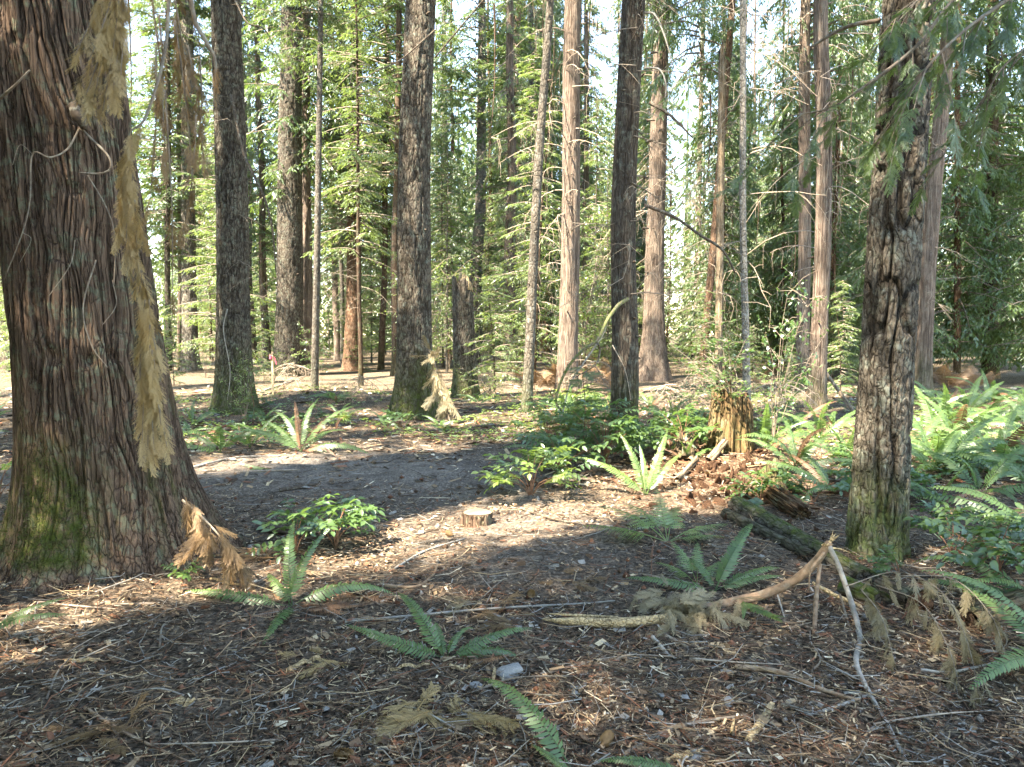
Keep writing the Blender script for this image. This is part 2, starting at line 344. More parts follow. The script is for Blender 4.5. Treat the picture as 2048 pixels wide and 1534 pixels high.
# ------------------------------------------------------------------ trunks
def bark_h(kind, X, Y, Z, r, seed, sc=1.0):
    if kind == 'cedar':
        a = np.abs(vn(X * 30 * sc, Y * 30 * sc, Z * .95 * sc, seed)); b = np.abs(vn(X * 62 * sc, Y * 62 * sc, Z * 1.7 * sc, seed + 3))
        c = fbm(X * 6, Y * 6, Z * .8, seed + 5, 2)
        return np.clip(.56 * smooth(.02, .32, a) + .30 * smooth(0, .32, b) + .10 + .30 * c, 0, 1)
    if kind == 'fir':
        a = np.abs(vn(X * 17 * sc, Y * 17 * sc, Z * 4.6 * sc, seed)); b = np.abs(vn(X * 42 * sc, Y * 42 * sc, Z * 14 * sc, seed + 3)); c = fbm(X * 60, Y * 60, Z * 40, seed + 5, 2)
        return np.clip(.66 * smooth(.04, .26, a) + .26 * smooth(0, .25, b) + .05 + .18 * c, 0, 1)
    if kind == 'plates':
        a = np.abs(vn(X * 20 * sc, Y * 20 * sc, Z * 3.0 * sc, seed)); b = np.abs(vn(X * 34 * sc, Y * 34 * sc, Z * 15 * sc, seed + 3)); c = fbm(X * 75, Y * 75, Z * 55, seed + 5, 3)
        return np.clip(.74 * smooth(.10, .27, a) + .18 * smooth(.02, .2, b) + .04 + .26 * c * smooth(.05, .2, a), 0, 1)
    c = fbm(X * 14, Y * 14, Z * 10, seed, 3); d = np.abs(vn(X * 9, Y * 9, Z * 22, seed + 3))
    return np.clip(.55 + .5 * c - .25 * smooth(.12, 0, d), 0, 1)

def trunk(mb, H, rz, lean=(0, 0), na=48, zs=None, kind='fir', amp=.02, seed=1, moss=(0, 1.0), sc=1.0, wob=.05, flare=(.0, 4), jag=0.0, knots=(), z_lo=-.15, cut=False, mossdir=None, thetas=None):
    """rz: radius at height z (array function). returns grid of vertices, normals, moss"""
    if zs is None: zs = np.linspace(z_lo, H, 60)
    th = np.arange(na) * 2 * np.pi / na if thetas is None else thetas
    Z, T = np.meshgrid(zs, th, indexing='ij')
    R0 = rz(np.maximum(Z, 0))
    w = .30 * fbm(np.cos(T) * 1.3, np.sin(T) * 1.3, Z * .8, seed + 9, 2)
    if kind == 'cedar': w = w + .035 * fbm(np.cos(T) * 4, np.sin(T) * 4, Z * 2.4, seed + 19, 2)
    dk = np.zeros_like(Z)
    for (kt, kz, kr, kd) in knots:
        dt = (T - kt + np.pi) % (2 * np.pi) - np.pi; ax = dt * R0; az = Z - kz
        rr = np.sqrt(ax ** 2 + (az * .8) ** 2) / kr
        w = w + .9 * kr / np.maximum(R0, .05) * np.sign(dt) * np.minimum(np.abs(ax) / kr, 1) * np.exp(-rr * 1.1) * np.cos(az / kr * .6)
        dk = dk + kd * (1.0 * np.exp(-(rr / .9) ** 2) - 1.9 * np.exp(-(rr / .42) ** 2))
    rr0 = np.interp(1.5, zs, rz(np.maximum(zs, 0))) if kind != 'cedar' else rz(np.array([1.5]))[0]
    X = np.cos(T + w) * rr0; Y = np.sin(T + w) * rr0
    h = bark_h(kind, X, Y, Z, rr0, seed, sc)
    lob = flare[0] * np.exp(-np.maximum(Z, 0) / max(.25, rr0 * 1.3)) * (np.cos(flare[1] * T + seed) * .6 + .6 * np.cos((flare[1] + 3) * T + 2 * seed))
    big = .04 * fbm(np.cos(T) * 1.2, np.sin(T) * 1.2, Z * .7, seed + 30, 2)
    R = R0 * (1 + lob + big) + amp * (h - .6) + dk
    Zt = Z.copy()
    if jag:
        top = smooth(H - jag * 3, H, Z); Zt = Z + top * jag * (fbm(np.cos(th) * 1.1, np.sin(th) * 1.1, 0, seed + 40, 4) * 2.6)[None, :]
    cx = lean[0] * Z + wob * (vn(Z * .25, 0.5, seed) - vn(0.0, 0.5, seed)); cyy = lean[1] * Z + wob * (vn(Z * .25, 7.5, seed) - vn(0.0, 7.5, seed))
    V = np.stack([cx + R * np.cos(T), cyy + R * np.sin(T), Zt], -1)
    ms = moss[0] * smooth(moss[1], moss[1] * .15, Z + .35 * moss[1] * fbm(np.cos(T) * 1.5, np.sin(T) * 1.5, Z * 1.2, seed + 50, 2))
    if mossdir is not None: ms = ms * smooth(-.5, .6, np.cos(T - mossdir))
    nz = len(zs); i = np.arange(nz - 1)[:, None] * na; j = np.arange(na)[None, :]; j2 = (j + 1) % na
    q = np.stack([i + j, i + j2, i + na + j2, i + na + j], -1).reshape(-1, 4)
    VV = V.reshape(-1, 3); hh = np.stack([h, h, h], -1).reshape(-1, 3); mm = ms.ravel(); t = []
    if jag or cut:
        e = (nz - 1) * na; c0 = V[-1].mean(0) - np.array([0, 0, jag * 1.5])
        ring = c0 + (V[-1] - c0) * np.array([.6, .6, .25]) if jag else c0 + (V[-1] - c0) * .6
        VV = np.vstack([VV, ring, c0]); hh = np.vstack([hh, np.full((na + 1, 3), .9)]); mm = np.concatenate([mm, np.zeros(na + 1)])
        a = nz * na; jj = np.arange(na); k2 = (jj + 1) % na
        q = np.vstack([q, np.stack([e + jj, e + k2, a + k2, a + jj], -1)])
        t = np.stack([a + jj, a + k2, np.full(na, a + na)], -1)
    mb.add(VV, t, q, hh, mm)
    return V, ms, h

# ------------------------------------------------------------------ foliage
def nrm(v): return v / (np.linalg.norm(v, axis=-1, keepdims=True) + 1e-9)
def leaves(mb, P, D, Wd, L, w, tint, mid=.42):
    n = len(P); L = np.broadcast_to(L, (n,))[:, None]; w = np.broadcast_to(w, (n,))[:, None]
    V = np.stack([P, P + D * L * mid + Wd * w * .5, P + D * L, P + D * L * mid - Wd * w * .5], 1).reshape(-1, 3)
    q = np.arange(n)[:, None] * 4 + np.arange(4)[None, :]
    c = np.repeat(np.broadcast_to(tint, (n,)), 4); mb.add(V, None, q, np.stack([c, c, c], -1))
def conifer(seed, H, z0, R, nb, leaf=(.11, .08), lw=.038, droop=.35, e0=.10, dens=9, kl=9, hang=.35, top=.9, prof=.75, up=0.0, ragged=False):
    """crown of drooping flat sprays: returns (foliage MB, branch-wood MB)"""
    g = np.random.default_rng(seed); F = MB(); Bm = MB()
    for i in range(nb):
        u = (i + g.random()) / nb; z = z0 + (H - z0) * u ** top
        f = (z - z0) / (H - z0)
        L = R * (1 - f) ** prof * (g.uniform(.55, 1.05) if not ragged else g.uniform(.22, 1.12)) * (.65 + .35 * min(1, f * 7)) + .12
        az = g.random() * 6.283; e = e0 + g.normal(0, .12) + up * f; dr = droop * g.uniform(.6, 1.4)
        ca, sa = math.cos(az), math.sin(az); bend = g.normal(0, .25)
        def pt(s):
            s = np.asarray(s); a = az + bend * s * .6
            return np.stack([np.cos(a) * L * s, np.sin(a) * L * s, z + L * (e * s - dr * s ** 2 + .18 * dr * s ** 4)], -1)
        tube(Bm, pt(np.linspace(0, .96, 5)), [.012 + .011 * L, .004], 5, 3, cap=False, smoothpath=False)
        nbl = int(L * dens) + 3
        s = np.sort(g.uniform(.10, 1.0, nbl)); side = np.where(np.arange(nbl) % 2, 1, -1)
        base = pt(s); l = (L * .42 * (1.05 - s) ** .7 + .10) * g.uniform(.55, 1.15, nbl)
        a2 = az + bend * s * .6 + side * g.uniform(.55, 1.15, nbl); dz = -hang * g.uniform(.3, 1.5, nbl)
        d = nrm(np.stack([np.cos(a2), np.sin(a2), dz], -1))
        t = (np.arange(kl)[None, :] + g.random((nbl, kl))) / kl
        P = base[:, None, :] + d[:, None, :] * (l[:, None] * t)[..., None]; P[..., 2] -= hang * .35 * l[:, None] * t ** 2
        sd = np.where((np.arange(kl)[None, :] + np.arange(nbl)[:, None]) % 2, 1, -1)
        a3 = a2[:, None] + sd * g.uniform(.25, 1.0, (nbl, kl))
        D = nrm(np.stack([np.cos(a3), np.sin(a3), dz[:, None] * 1.3 - g.uniform(0, .5, (nbl, kl))], -1))
        P = P.reshape(-1, 3); D = D.reshape(-1, 3); n = len(P)
        Wd = nrm(np.cross(D, nrm(np.array([0, 0, 1.0]) + g.normal(0, .45, (n, 3)))))
        tint = np.clip(np.repeat(g.normal(.42, .16, nbl), kl) + g.normal(0, .12, n) + .25 * (np.repeat(s, kl) - .5), 0, 1)
        leaves(F, P, D, Wd, leaf[0] + leaf[1] * g.random(n), lw * g.uniform(.7, 1.4, n), tint)
    return F, Bm
def dead_skirt(seed, z0, z1, n, L, r=.012, sub=4):
    g = np.random.default_rng(seed); mb = MB()
    for i in range(n):
        z = g.uniform(z0, z1); az = g.random() * 6.283; l = L * g.uniform(.25, 1.15); e = g.normal(-.05, .25); dr = g.uniform(.05, .55)
        s = np.linspace(0, 1, 6); a = az + g.normal(0, .3) * s + g.normal(0, .12, 6) * s
        P = np.stack([np.cos(a) * l * s, np.sin(a) * l * s, z + l * (e * s - dr * s ** 2) + g.normal(0, .02, 6) * s], -1)
        tube(mb, P, [r * g.uniform(.7, 1.3), r * .25], 6, 3, cap=False, smoothpath=False)
        for k in range(sub):
            b = P[g.integers(1, 5)]; aa = az + g.normal(0, 1.0); ll = l * g.uniform(.15, .5)
            d = np.array([math.cos(aa), math.sin(aa), g.normal(-.35, .4)])
            tube(mb, [b, b + d * ll * .5, b + d * ll + np.array([0, 0, -.12 * ll])], [r * .45, r * .15], 3, 3, cap=False, smoothpath=False)
    return mb
def frond_mesh(name, e0, bend, npair=36, wmax=.085, seed=0, twist=0.0, ntip=.0, vdroop=.25):
    """sword-fern blade of unit length, leaving the crown towards +Y"""
    g = np.random.default_rng(seed); mb = MB(); n = 40
    s = np.linspace(0, 1, n); ang = e0 - bend * s ** 1.3; ds = 1 / (n - 1)
    y = np.concatenate([[0], np.cumsum(np.cos(ang[:-1]) * ds)]); z = np.concatenate([[0], np.cumsum(np.sin(ang[:-1]) * ds)])
    x = twist * s ** 2; C = np.stack([x, y, z], -1)
    tube(mb, C[::3], [.0055, .0012], 14, 4, c=(.12, .12, .12), cap=False, smoothpath=False)
    T, _, _ = frames(C); sp = np.linspace(.13, .985, npair)
    prof = wmax * np.minimum(1, (sp - .06) / .16) ** .8 * np.clip(1.02 - sp, 0, 1) ** .62 * 1.25
    for sd in (-1, 1):
        ss = sp + .006 * sd; P = np.stack([np.interp(ss, s, C[:, k]) for k in range(3)], -1); Tn = nrm(np.stack([np.interp(ss, s, T[:, k]) for k in range(3)], -1))
        lat = np.array([1.0, 0, 0]) * sd; up = nrm(np.cross(Tn, lat) * -sd) * 1.0
        up = np.where(up[:, 2:3] < 0, -up, up)
        fw = .25 + .5 * ss[:, None] + g.normal(0, .07, (npair, 1))
        D = nrm(lat + Tn * fw - up * (vdroop + g.normal(0, .10, (npair, 1)))); Wv = nrm(Tn - D * np.sum(Tn * D, -1, keepdims=True))
        L = (prof * g.uniform(.86, 1.1, npair))[:, None]; w = .37 * (.86 / npair) * np.minimum(1, L / (wmax * .5)) * 1.25
        U = nrm(np.cross(D, Wv)); U = np.where(U[:, 2:3] < 0, -U, U)
        m = P + D * L * .55 - U * L * .03; tip = P + D * L + Tn * L * .12 - U * L * .16
        V = np.stack([P - Wv * w * .55, P + Wv * w * .8, m + Wv * w * .95, m - Wv * w * .9, tip], 1).reshape(-1, 3)
        k = np.arange(npair)[:, None] * 5
        c = np.repeat(np.clip(g.normal(.5, .16, npair) + .25 * (ss - .4), 0, 1), 5)
        mb.add(V, k + np.array([[3, 2, 4]]), k + np.array([[0, 1, 2, 3]]), np.stack([c] * 3, -1))
    return mb.mesh(name)
def bipinnate_mesh(name, e0, bend, npair=13, wmax=.30, seed=0, sub=9):
    g = np.random.default_rng(seed); mb = MB(); n = 30
    s = np.linspace(0, 1, n); ang = e0 - bend * s ** 1.2; ds = 1 / (n - 1)
    C = np.stack([.05 * g.normal() * s ** 2, np.concatenate([[0], np.cumsum(np.cos(ang[:-1]) * ds)]), np.concatenate([[0], np.cumsum(np.sin(ang[:-1]) * ds)])], -1)
    tube(mb, C[::3], [.007, .0015], 10, 4, c=(.15,) * 3, cap=False, smoothpath=False); T, _, _ = frames(C)
    for j in range(npair):
        sp = .28 + .70 * j / npair
        for sd in (-1, 1):
            P = np.array([np.interp(sp, s, C[:, k]) for k in range(3)]); Tn = np.array([np.interp(sp, s, T[:, k]) for k in range(3)])
            up = np.cross(np.array([1.0, 0, 0]), Tn); up = up if up[2] > 0 else -up
            D = nrm(np.array([sd, 0, 0.0]) + Tn * .45 - up * g.uniform(.05, .4)); L = wmax * (1 - j / npair) ** .75 * g.uniform(.8, 1.1)
            t = np.linspace(.06, 1, sub); Wv = nrm(Tn - D * Tn.dot(D)); B = P + D * (L * t)[:, None] - up * (L * .2 * t ** 2)[:, None]
            for s2 in (-1, 1):
                dd = nrm(D * .55 + Wv * s2 - up * .15 + g.normal(0, .08, (sub, 3))); ll = L * .24 * (1.08 - t) ** .7 + .006
                leaves(mb, B, dd, np.broadcast_to(nrm(np.cross(dd, up)), (sub, 3)), ll, ll * .42 + .004, np.clip(g.normal(.5, .15, sub), 0, 1))
    return mb.mesh(name)
def spray_mesh(name, seed=0, nside=26, m=13, w=.012, curl=.25, ang=.6, wid=.42):
    """flat cedar spray of unit length along +Y"""
    g = np.random.default_rng(seed); mb = MB()
    s = np.linspace(0, 1, 10); bendx = g.normal(0, .12); C = np.stack([bendx * s ** 2, s, -curl * s ** 2 * .6], -1)
    tube(mb, C, [.012, .004], 10, 4, c=(.1,) * 3, cap=False, smoothpath=False)
    for j in range(nside):
        sp = .06 + .93 * (j + g.random() * .6) / nside; sd = 1 if j % 2 else -1
        P = np.array([np.interp(sp, s, C[:, k]) for k in range(3)]); a = ang * g.uniform(.75, 1.2)
        D = nrm(np.array([sd * math.sin(a), math.cos(a), g.normal(-.12, .18)])); L = (wid * (1.02 - sp) ** .65 + .05) * g.uniform(.7, 1.15)
        t = np.linspace(.04, .97, m); N = nrm(np.array([g.normal(0, .2), g.normal(0, .2), 1.0])); Wv = nrm(np.cross(N, D))
        B = P + D * (L * t)[:, None] - np.array([0, 0, 1]) * (curl * L * .6 * t ** 2)[:, None]
        leaves(mb, B[:-1], np.repeat(D[None], m - 1, 0), np.repeat(Wv[None], m - 1, 0), L / m * 2.0, w * .55, .35)
        for s2 in (-1, 1):
            dd = nrm(D * g.uniform(1.0, 1.5, (m, 1)) + Wv * s2 * g.uniform(.5, 1.0, (m, 1)) - np.array([0, 0, .15])); ll = (L * .24 * (1.1 - t) ** .7 + .018) * g.uniform(.6, 1.15, m)
            leaves(mb, B, dd, nrm(np.cross(dd, N)), ll, w * g.uniform(.7, 1.2, m), np.clip(g.normal(.5, .2, m), 0, 1), .5)
    return mb.mesh(name)
def oval(mb, P, D, U, L, w, tint):
    """one folded oval leaf"""
    D = nrm(np.asarray(D, float)); Wv = nrm(np.cross(D, U)); U = np.cross(Wv, D); P = np.asarray(P, float)
    V = [P, P + D * L * .28 + Wv * w * .42 + U * w * .12, P + D * L * .62 + Wv * w * .40 + U * w * .08, P + D * L - U * L * .12,
         P + D * L * .62 - Wv * w * .40 + U * w * .08, P + D * L * .28 - Wv * w * .42 + U * w * .12, P + D * L * .45 - U * L * .01]
    mb.add(V, [(6, 0, 1), (6, 1, 2), (6, 2, 3), (6, 3, 4), (6, 4, 5), (6, 5, 0)], None, (tint,) * 3)
def pinnate_mesh(name, seed, pairs=4, L=.20, ll=.062, lw=.034):
    g = np.random.default_rng(seed); mb = MB(); s = np.linspace(0, 1, 8); C = np.stack([0 * s, L * s, .06 * np.sin(s * 1.9)], -1)
    tube(mb, C, [.0022, .001], 8, 4, c=(.1,) * 3, cap=False, smoothpath=False)
    for j in range(pairs + 1):
        sp = .28 + .70 * j / pairs; P = [np.interp(sp, s, C[:, k]) for k in range(3)]
        for sd in ((-1, 1) if j < pairs else (0,)):
            D = np.array([sd * 1.0, .45 if sd else 1.0, g.normal(-.05, .2)]); oval(mb, P, D, nrm(np.array([g.normal(0, .25), g.normal(0, .2), 1.0])), ll * g.uniform(.8, 1.15), lw * g.uniform(.85, 1.15), float(np.clip(g.normal(.5, .22), 0, 1)))
    return mb.mesh(name)
def bush_mesh(seed, h=1.0, w=.6, nst=7, nl=420, leaf=.035, tw=.006, lw=.6):
    """fine-twigged bush: returns (twigs, leaves)"""
    g = np.random.default_rng(seed); A = MB(); B = MB(); tips = []
    for i in range(nst):
        az = g.random() * 6.283; t = np.linspace(0, 1, 6); a = w * g.uniform(.3, 1); hh = h * g.uniform(.6, 1.05)
        P = np.stack([np.cos(az) * a * t ** 1.4 + g.normal(0, .02, 6) * t, np.sin(az) * a * t ** 1.4 + g.normal(0, .02, 6) * t, hh * t], -1)
        tube(A, P, [tw, tw * .3], 6, 4, cap=False, smoothpath=False)
        for k in range(7):
            b = P[g.integers(2, 6)]; az2 = g.random() * 6.283; ll = h * g.uniform(.15, .4); d = np.array([math.cos(az2), math.sin(az2), g.uniform(-.15, .6)])
            e = b + d * ll; tube(A, [b, (b + e) / 2 + np.array([0, 0, .03]), e], [tw * .45, tw * .15], 3, 3, cap=False, smoothpath=False); tips += [(b, e)]
    n = nl; k = g.integers(0, len(tips), n); b = np.array([tips[i][0] for i in k]); e = np.array([tips[i][1] for i in k]); t = g.uniform(.15, 1.05, (n, 1))
    P = b + (e - b) * t + g.normal(0, .012, (n, 3)); D = nrm(g.normal(0, 1, (n, 3)) * np.array([1, 1, .5])); U = nrm(np.array([0, 0, 1.0]) + g.normal(0, .5, (n, 3)))
    leaves(B, P, D, nrm(np.cross(D, U)), leaf * g.uniform(.6, 1.3, n), leaf * lw * g.uniform(.7, 1.2, n), np.clip(g.normal(.5, .22, n), 0, 1))
    return A, B
# ================================================================== GROUND
def build_ground():
    def axis(lo, hi, fine_lo, fine_hi, step, n_out):
        a = np.arange(fine_lo, fine_hi + 1e-6, step)
        left = fine_lo - np.geomspace(step, fine_lo - lo, n_out)[::-1]; right = fine_hi + np.geomspace(step, hi - fine_hi, n_out)
        return np.concatenate([left, a, right])
    xs = axis(-420, 420, -5.2, 5.6, .034, 66)
    ys = np.concatenate([axis(-420, 9.0, 1.6, 8.9, .028, 60)[:-60], 8.9 + np.geomspace(.03, 430, 150)])
    X, Y = np.meshgrid(xs, ys, indexing='ij')
    pm = path_mask(X, Y)
    near = smooth(30, 6, np.hypot(X, Y))
    Z = gz(X, Y) + near * (.016 * fbm(X * 5, Y * 5, 0, 11, 3) + .011 * fbm(X * 17, Y * 17, 0, 12, 3) * (1.1 - .6 * pm))
    Z = Z + near * pm * (.030 * (vn(X * 1.2 + Y * .4, Y * 7.5 + .6 * vn(X * .8, Y * .8, 0, 3), 0, 21)))      # ruts and clods of the trail
    nx, ny = X.shape; i = np.arange(nx - 1)[:, None] * ny; j = np.arange(ny - 1)[None, :]
    q = np.stack([i + j, i + ny + j, i + ny + j + 1, i + j + 1], -1).reshape(-1, 4)
    rot = np.exp(-(((X - 2.2) / 1.0) ** 2 + ((Y - 7.6) / 1.1) ** 2)); c = np.stack([1 + .25 * rot, 1 + .02 * rot, 1 - .08 * rot], -1)
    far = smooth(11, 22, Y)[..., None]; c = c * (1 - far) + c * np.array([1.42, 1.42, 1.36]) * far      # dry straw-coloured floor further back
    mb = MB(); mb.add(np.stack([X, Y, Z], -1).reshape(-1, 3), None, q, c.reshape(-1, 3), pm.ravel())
    o = obj('ground', mb, M['ground']); tag(o, 'brown forest floor of needles, twigs and trodden soil', 'ground', kind='structure')
build_ground()

# ================================================================== TREES
def zlevels(Y, H, lo=-.15, k=.0026):
    zv = 1.5 + Y * .50 + .4; dz = max(.018, Y * k)
    a = np.arange(lo, min(zv, H), dz)
    return a if zv >= H else np.concatenate([a, np.linspace(a[-1], H, 9)[1:]])
CROWN = {}
def proto(key, n, fol, **kw):
    CROWN[key] = []
    for k in range(n):
        F, B = conifer(100 + len(CROWN) * 10 + k, **kw)
        f = F.mesh('crown_' + key); f.materials.append(M[fol]); b = B.mesh('branches_' + key); b.materials.append(M['twig']); CROWN[key].append((f, b))
proto('high', 2, 'fol_fir', H=29, z0=11, R=3.6, nb=190, leaf=(.16, .12), lw=.055, droop=.3, dens=6, kl=8)
proto('fir', 2, 'fol_fir', H=24, z0=4.5, R=3.1, nb=230, leaf=(.12, .10), lw=.045, droop=.35, dens=7, kl=9, hang=.3)
proto('cedar', 2, 'fol_cedar', H=21, z0=2.6, R=3.2, nb=210, leaf=(.12, .10), lw=.042, droop=.55, e0=.15, dens=8, kl=9, hang=.8)
proto('low', 2, 'fol_cedar', H=14, z0=.9, R=2.9, nb=190, leaf=(.10, .09), lw=.036, droop=.45, e0=.05, dens=9, kl=10, hang=.7)
proto('young', 2, 'fol_young', H=9, z0=.5, R=2.1, nb=105, leaf=(.07, .06), lw=.024, droop=.3, e0=.08, dens=9, kl=9, hang=.35, ragged=True)
proto('sapling', 2, 'fol_young', H=3.2, z0=.15, R=.85, nb=58, leaf=(.05, .04), lw=.016, droop=.25, e0=.05, dens=14, kl=8, hang=.3, ragged=True)
DEAD = []
for k in range(3):
    me = dead_skirt(300 + k, 2.0, 11.0, 46, 1.5, .010, 5).mesh('dead_branches'); me.materials.append(M['deadtwig' if k < 2 else 'twig']); DEAD.append(me)
def droopy(seed, z0, z1, n, L):
    g = np.random.default_rng(seed); mb = MB()
    for i in range(n):
        z = g.uniform(z0, z1); az = g.random() * 6.283; l = L * g.uniform(.35, 1.1); s = np.linspace(0, 1, 7); a = az + g.normal(0, .5) * s; e = g.uniform(-.1, .5); dr = g.uniform(.4, 1.1)
        P = np.stack([np.cos(a) * l * s, np.sin(a) * l * s, z + l * (e * s - dr * s ** 2)], -1); tube(mb, P, [.013, .004], 7, 3, cap=False, smoothpath=False)
        for k in range(7):
            b = P[g.integers(2, 7)]; aa = g.random() * 6.283; ll = l * g.uniform(.15, .45); d = np.array([math.cos(aa) * .6, math.sin(aa) * .6, 0.0]); c1 = b + d * ll * .6 + np.array([0, 0, -.2 * ll]); tube(mb, [b, c1, c1 + d * ll * .25 * g.uniform(-1, 1) + np.array([0, 0, -ll * g.uniform(.3, 1.0)])], [.006, .0025], 4, 3, cap=False)
    return mb
for k in range(2):
    me = droopy(320 + k, 2.5, 13.0, 34, 2.3).mesh('drooping_dead_branches'); me.materials.append(M['deadtwig']); DEAD.append(me)
trees = []
def add_crown(root, key, k=0, sc=(1, 1, 1), rz=0.0, tilt=(0, 0), dz=0.0):
    f, b = CROWN[key][k % len(CROWN[key])]
    inst('crown', f, root, (0, 0, dz), (tilt[1], tilt[0], rz), sc); inst('branches', b, root, (0, 0, dz), (tilt[1], tilt[0], rz), sc)['kind'] = 'stuff'
def tree(label, bx, by, tx, w, bark, mat, bw=None, crown=None, cs=(1, 1, 1), dead=None, moss=(.35, 1.2), amp=.016, H=27, seed=1, lobes=.08, name='conifer_tree', group=None, sc=1.0, wob=.08, dz=0.0, ds=1.0, cat='tree', flare_h=.45, mossdir=None):
    p = on_ground(bx, by); Y = p.y; r = w / 2 / FPX * Y; Y += r; bw = bw or w * 1.35
    loc = Vector((at(bx, by, Y).x, Y, gzs(p.x, Y)))
    top = at(tx, 0, Y); lean = ((top.x - loc.x) / (top.z - loc.z), 0)
    fl = r * (bw / w - 1)
    rz = lambda z: r * (1.06 - .80 * (z / H) ** 1.0 * .9) + fl * np.exp(-z / flare_h)
    root = thing(name, label, cat, loc, group)
    mb = MB(); trunk(mb, H, rz, lean, int(np.clip(w * 1.7, 18, 190)), zlevels(Y, H), bark, amp, seed, moss, sc, wob, (lobes, 4), mossdir=mossdir)
    obj('trunk', mb, mat, root)
    tl = (math.atan(lean[0]), 0)
    if crown: add_crown(root, crown, seed, cs, seed * 1.7, tl, dz)
    if dead is not None: inst('dead_branches', DEAD[dead % 5], root, (0, 0, 0), (0, tl[0], seed * 2.3), (ds, ds, 1.0))['kind'] = 'stuff'
    trees.append((label, loc, r, lean)); return root, loc, r, lean

# ---- the big cedar by the left edge, with its own relief
BC = Vector((-2.64, 4.78, gzs(-2.64, 4.78) - .04)); BC_lean = -.088
def bc_r(z): return .385 + .105 * np.exp(-z / 1.3) + .235 * np.exp(-z / .34)
def bc_front(px, py, off=.03):
    """point on the near face of the big cedar seen at this pixel"""
    Y = BC.y - .42
    for _ in range(4):
        p = at(px, py, Y); z = max(0, p.z - BC.z); r = float(bc_r(np.array(z))) + off; dx = p.x - (BC.x + BC_lean * z)
        Y = BC.y - math.sqrt(max(.01, r * r - min(abs(dx), r * .97) ** 2))
    return at(px, py, Y)
def ang(px, py):
    p = bc_front(px, py); z = p.z - BC.z; return (math.atan2(p.y - BC.y, p.x - (BC.x + BC_lean * z)), z)
big = thing('cedar_tree', 'huge old cedar with furrowed red-brown bark and a mossy flared base', 'tree', BC)
kn = []
for (px, py, kr, kd) in [(150, 232, .09, .035), (145, 378, .10, .022), (120, 505, .12, .018), (105, 715, .12, .03), (175, 720, .10, .03), (230, 715, .09, .028), (20, 75, .08, .02), (60, 880, .15, .012), (205, 880, .12, .015), (75, 68, .05, .012)]:
    a, z = ang(px, py); kn.append((a, z, kr, kd))
mb = MB(); zsb = np.concatenate([np.arange(-.2, 4.6, .0115), np.linspace(4.6, 30, 22)[1:]])
bth = np.concatenate([np.linspace(-np.pi - .2, .2, 350), np.linspace(.2, np.pi - .2, 102)[1:-1]])      # finer on the side towards the trail
BV, BM, BH = trunk(mb, 30, lambda z: bc_r(z) * (1 - .022 * np.maximum(z - 3, 0)), (BC_lean, 0), 450, zsb, 'cedar', .036, 5, (.0, 1.0), 1.0, .03, (.10, 3), knots=kn, z_lo=-.2, thetas=bth)
# moss: a broad patch on the front of the flare, streaks higher up
nzv, nav = BV.shape[:2]
th = np.arctan2(BV[..., 1], BV[..., 0] - BC_lean * BV[..., 2]); zz = BV[..., 2]
d1 = (th - (-1.62) + np.pi) % (2 * np.pi) - np.pi
m1 = smooth(1.0, .35, np.abs(d1) / .62 + .0) * smooth(.95, .25, zz + .25 * fbm(np.cos(th) * 3, np.sin(th) * 3, zz * 3, 8, 3))
m2 = .55 * smooth(2.4, .2, zz) * smooth(-.1, .35, fbm(np.cos(th) * 4, np.sin(th) * 4, zz * .8, 14, 3))
m3 = .9 * smooth(.75, .1, zz) * smooth(-.25, .2, fbm(np.cos(th) * 3, np.sin(th) * 3, zz * 2, 24, 3)) * smooth(.6, 0, np.abs((th + 2.45)))
BMs = np.clip(np.maximum.reduce([m1, m2, m3]) * smooth(.06, .16, zz), 0, 1)
mb.m[-1] = BMs.ravel()
obj('trunk', mb, M['cedar'], big)
mm = MB(); g = np.random.default_rng(3)
sel = np.argwhere((np.maximum(m1, m3 * .8) * smooth(.06, .14, zz) > g.uniform(.25, 1.1, zz.shape)) & (g.random(zz.shape) < .62) & (zz < 1.2) & (np.sin(th) < .45))
P = BV[sel[:, 0], sel[:, 1]]; n = len(P); N = nrm(np.stack([np.cos(th[sel[:, 0], sel[:, 1]]), np.sin(th[sel[:, 0], sel[:, 1]]), 0 * P[:, 0] + .15], -1))
for _ in range(2):
    D = nrm(N * .9 + g.normal(0, .75, (n, 3)) + np.array([0, 0, .1])); leaves(mm, P + g.normal(0, .004, (n, 3)), D, nrm(np.cross(D, g.normal(0, 1, (n, 3)))), g.uniform(.010, .026, n), g.uniform(.003, .006, n), np.clip(g.normal(.45, .25, n), 0, 1))
o = obj('moss', mm, M['moss'], big); o['kind'] = 'stuff'
add_crown(big, 'high', 0, (.5, .5, 1.0), .4, (-.08, 0), 8)
def poly(name, pts, r, mat, parent, n=24, k=6, rough=.15, seed=1, c=(1, 1, 1), m=None):
    o_ = parent.location if parent else Vector((0, 0, 0))
    b = MB(); tube(b, [tuple(p - o_) for p in pts], r, n, k, c, rough, seed, m=m); return obj(name, b, mat, parent)
def bcp(L, off=.03): return [bc_front(px, py, off + o2) for (px, py, o2) in L]
poly('branch_stub', bcp([(148, 210, .02), (152, 225, .05), (163, 243, .06), (168, 256, .02)]), [.03, .038, .03, .016], M['darktwig'], big, 20, 10, .5)
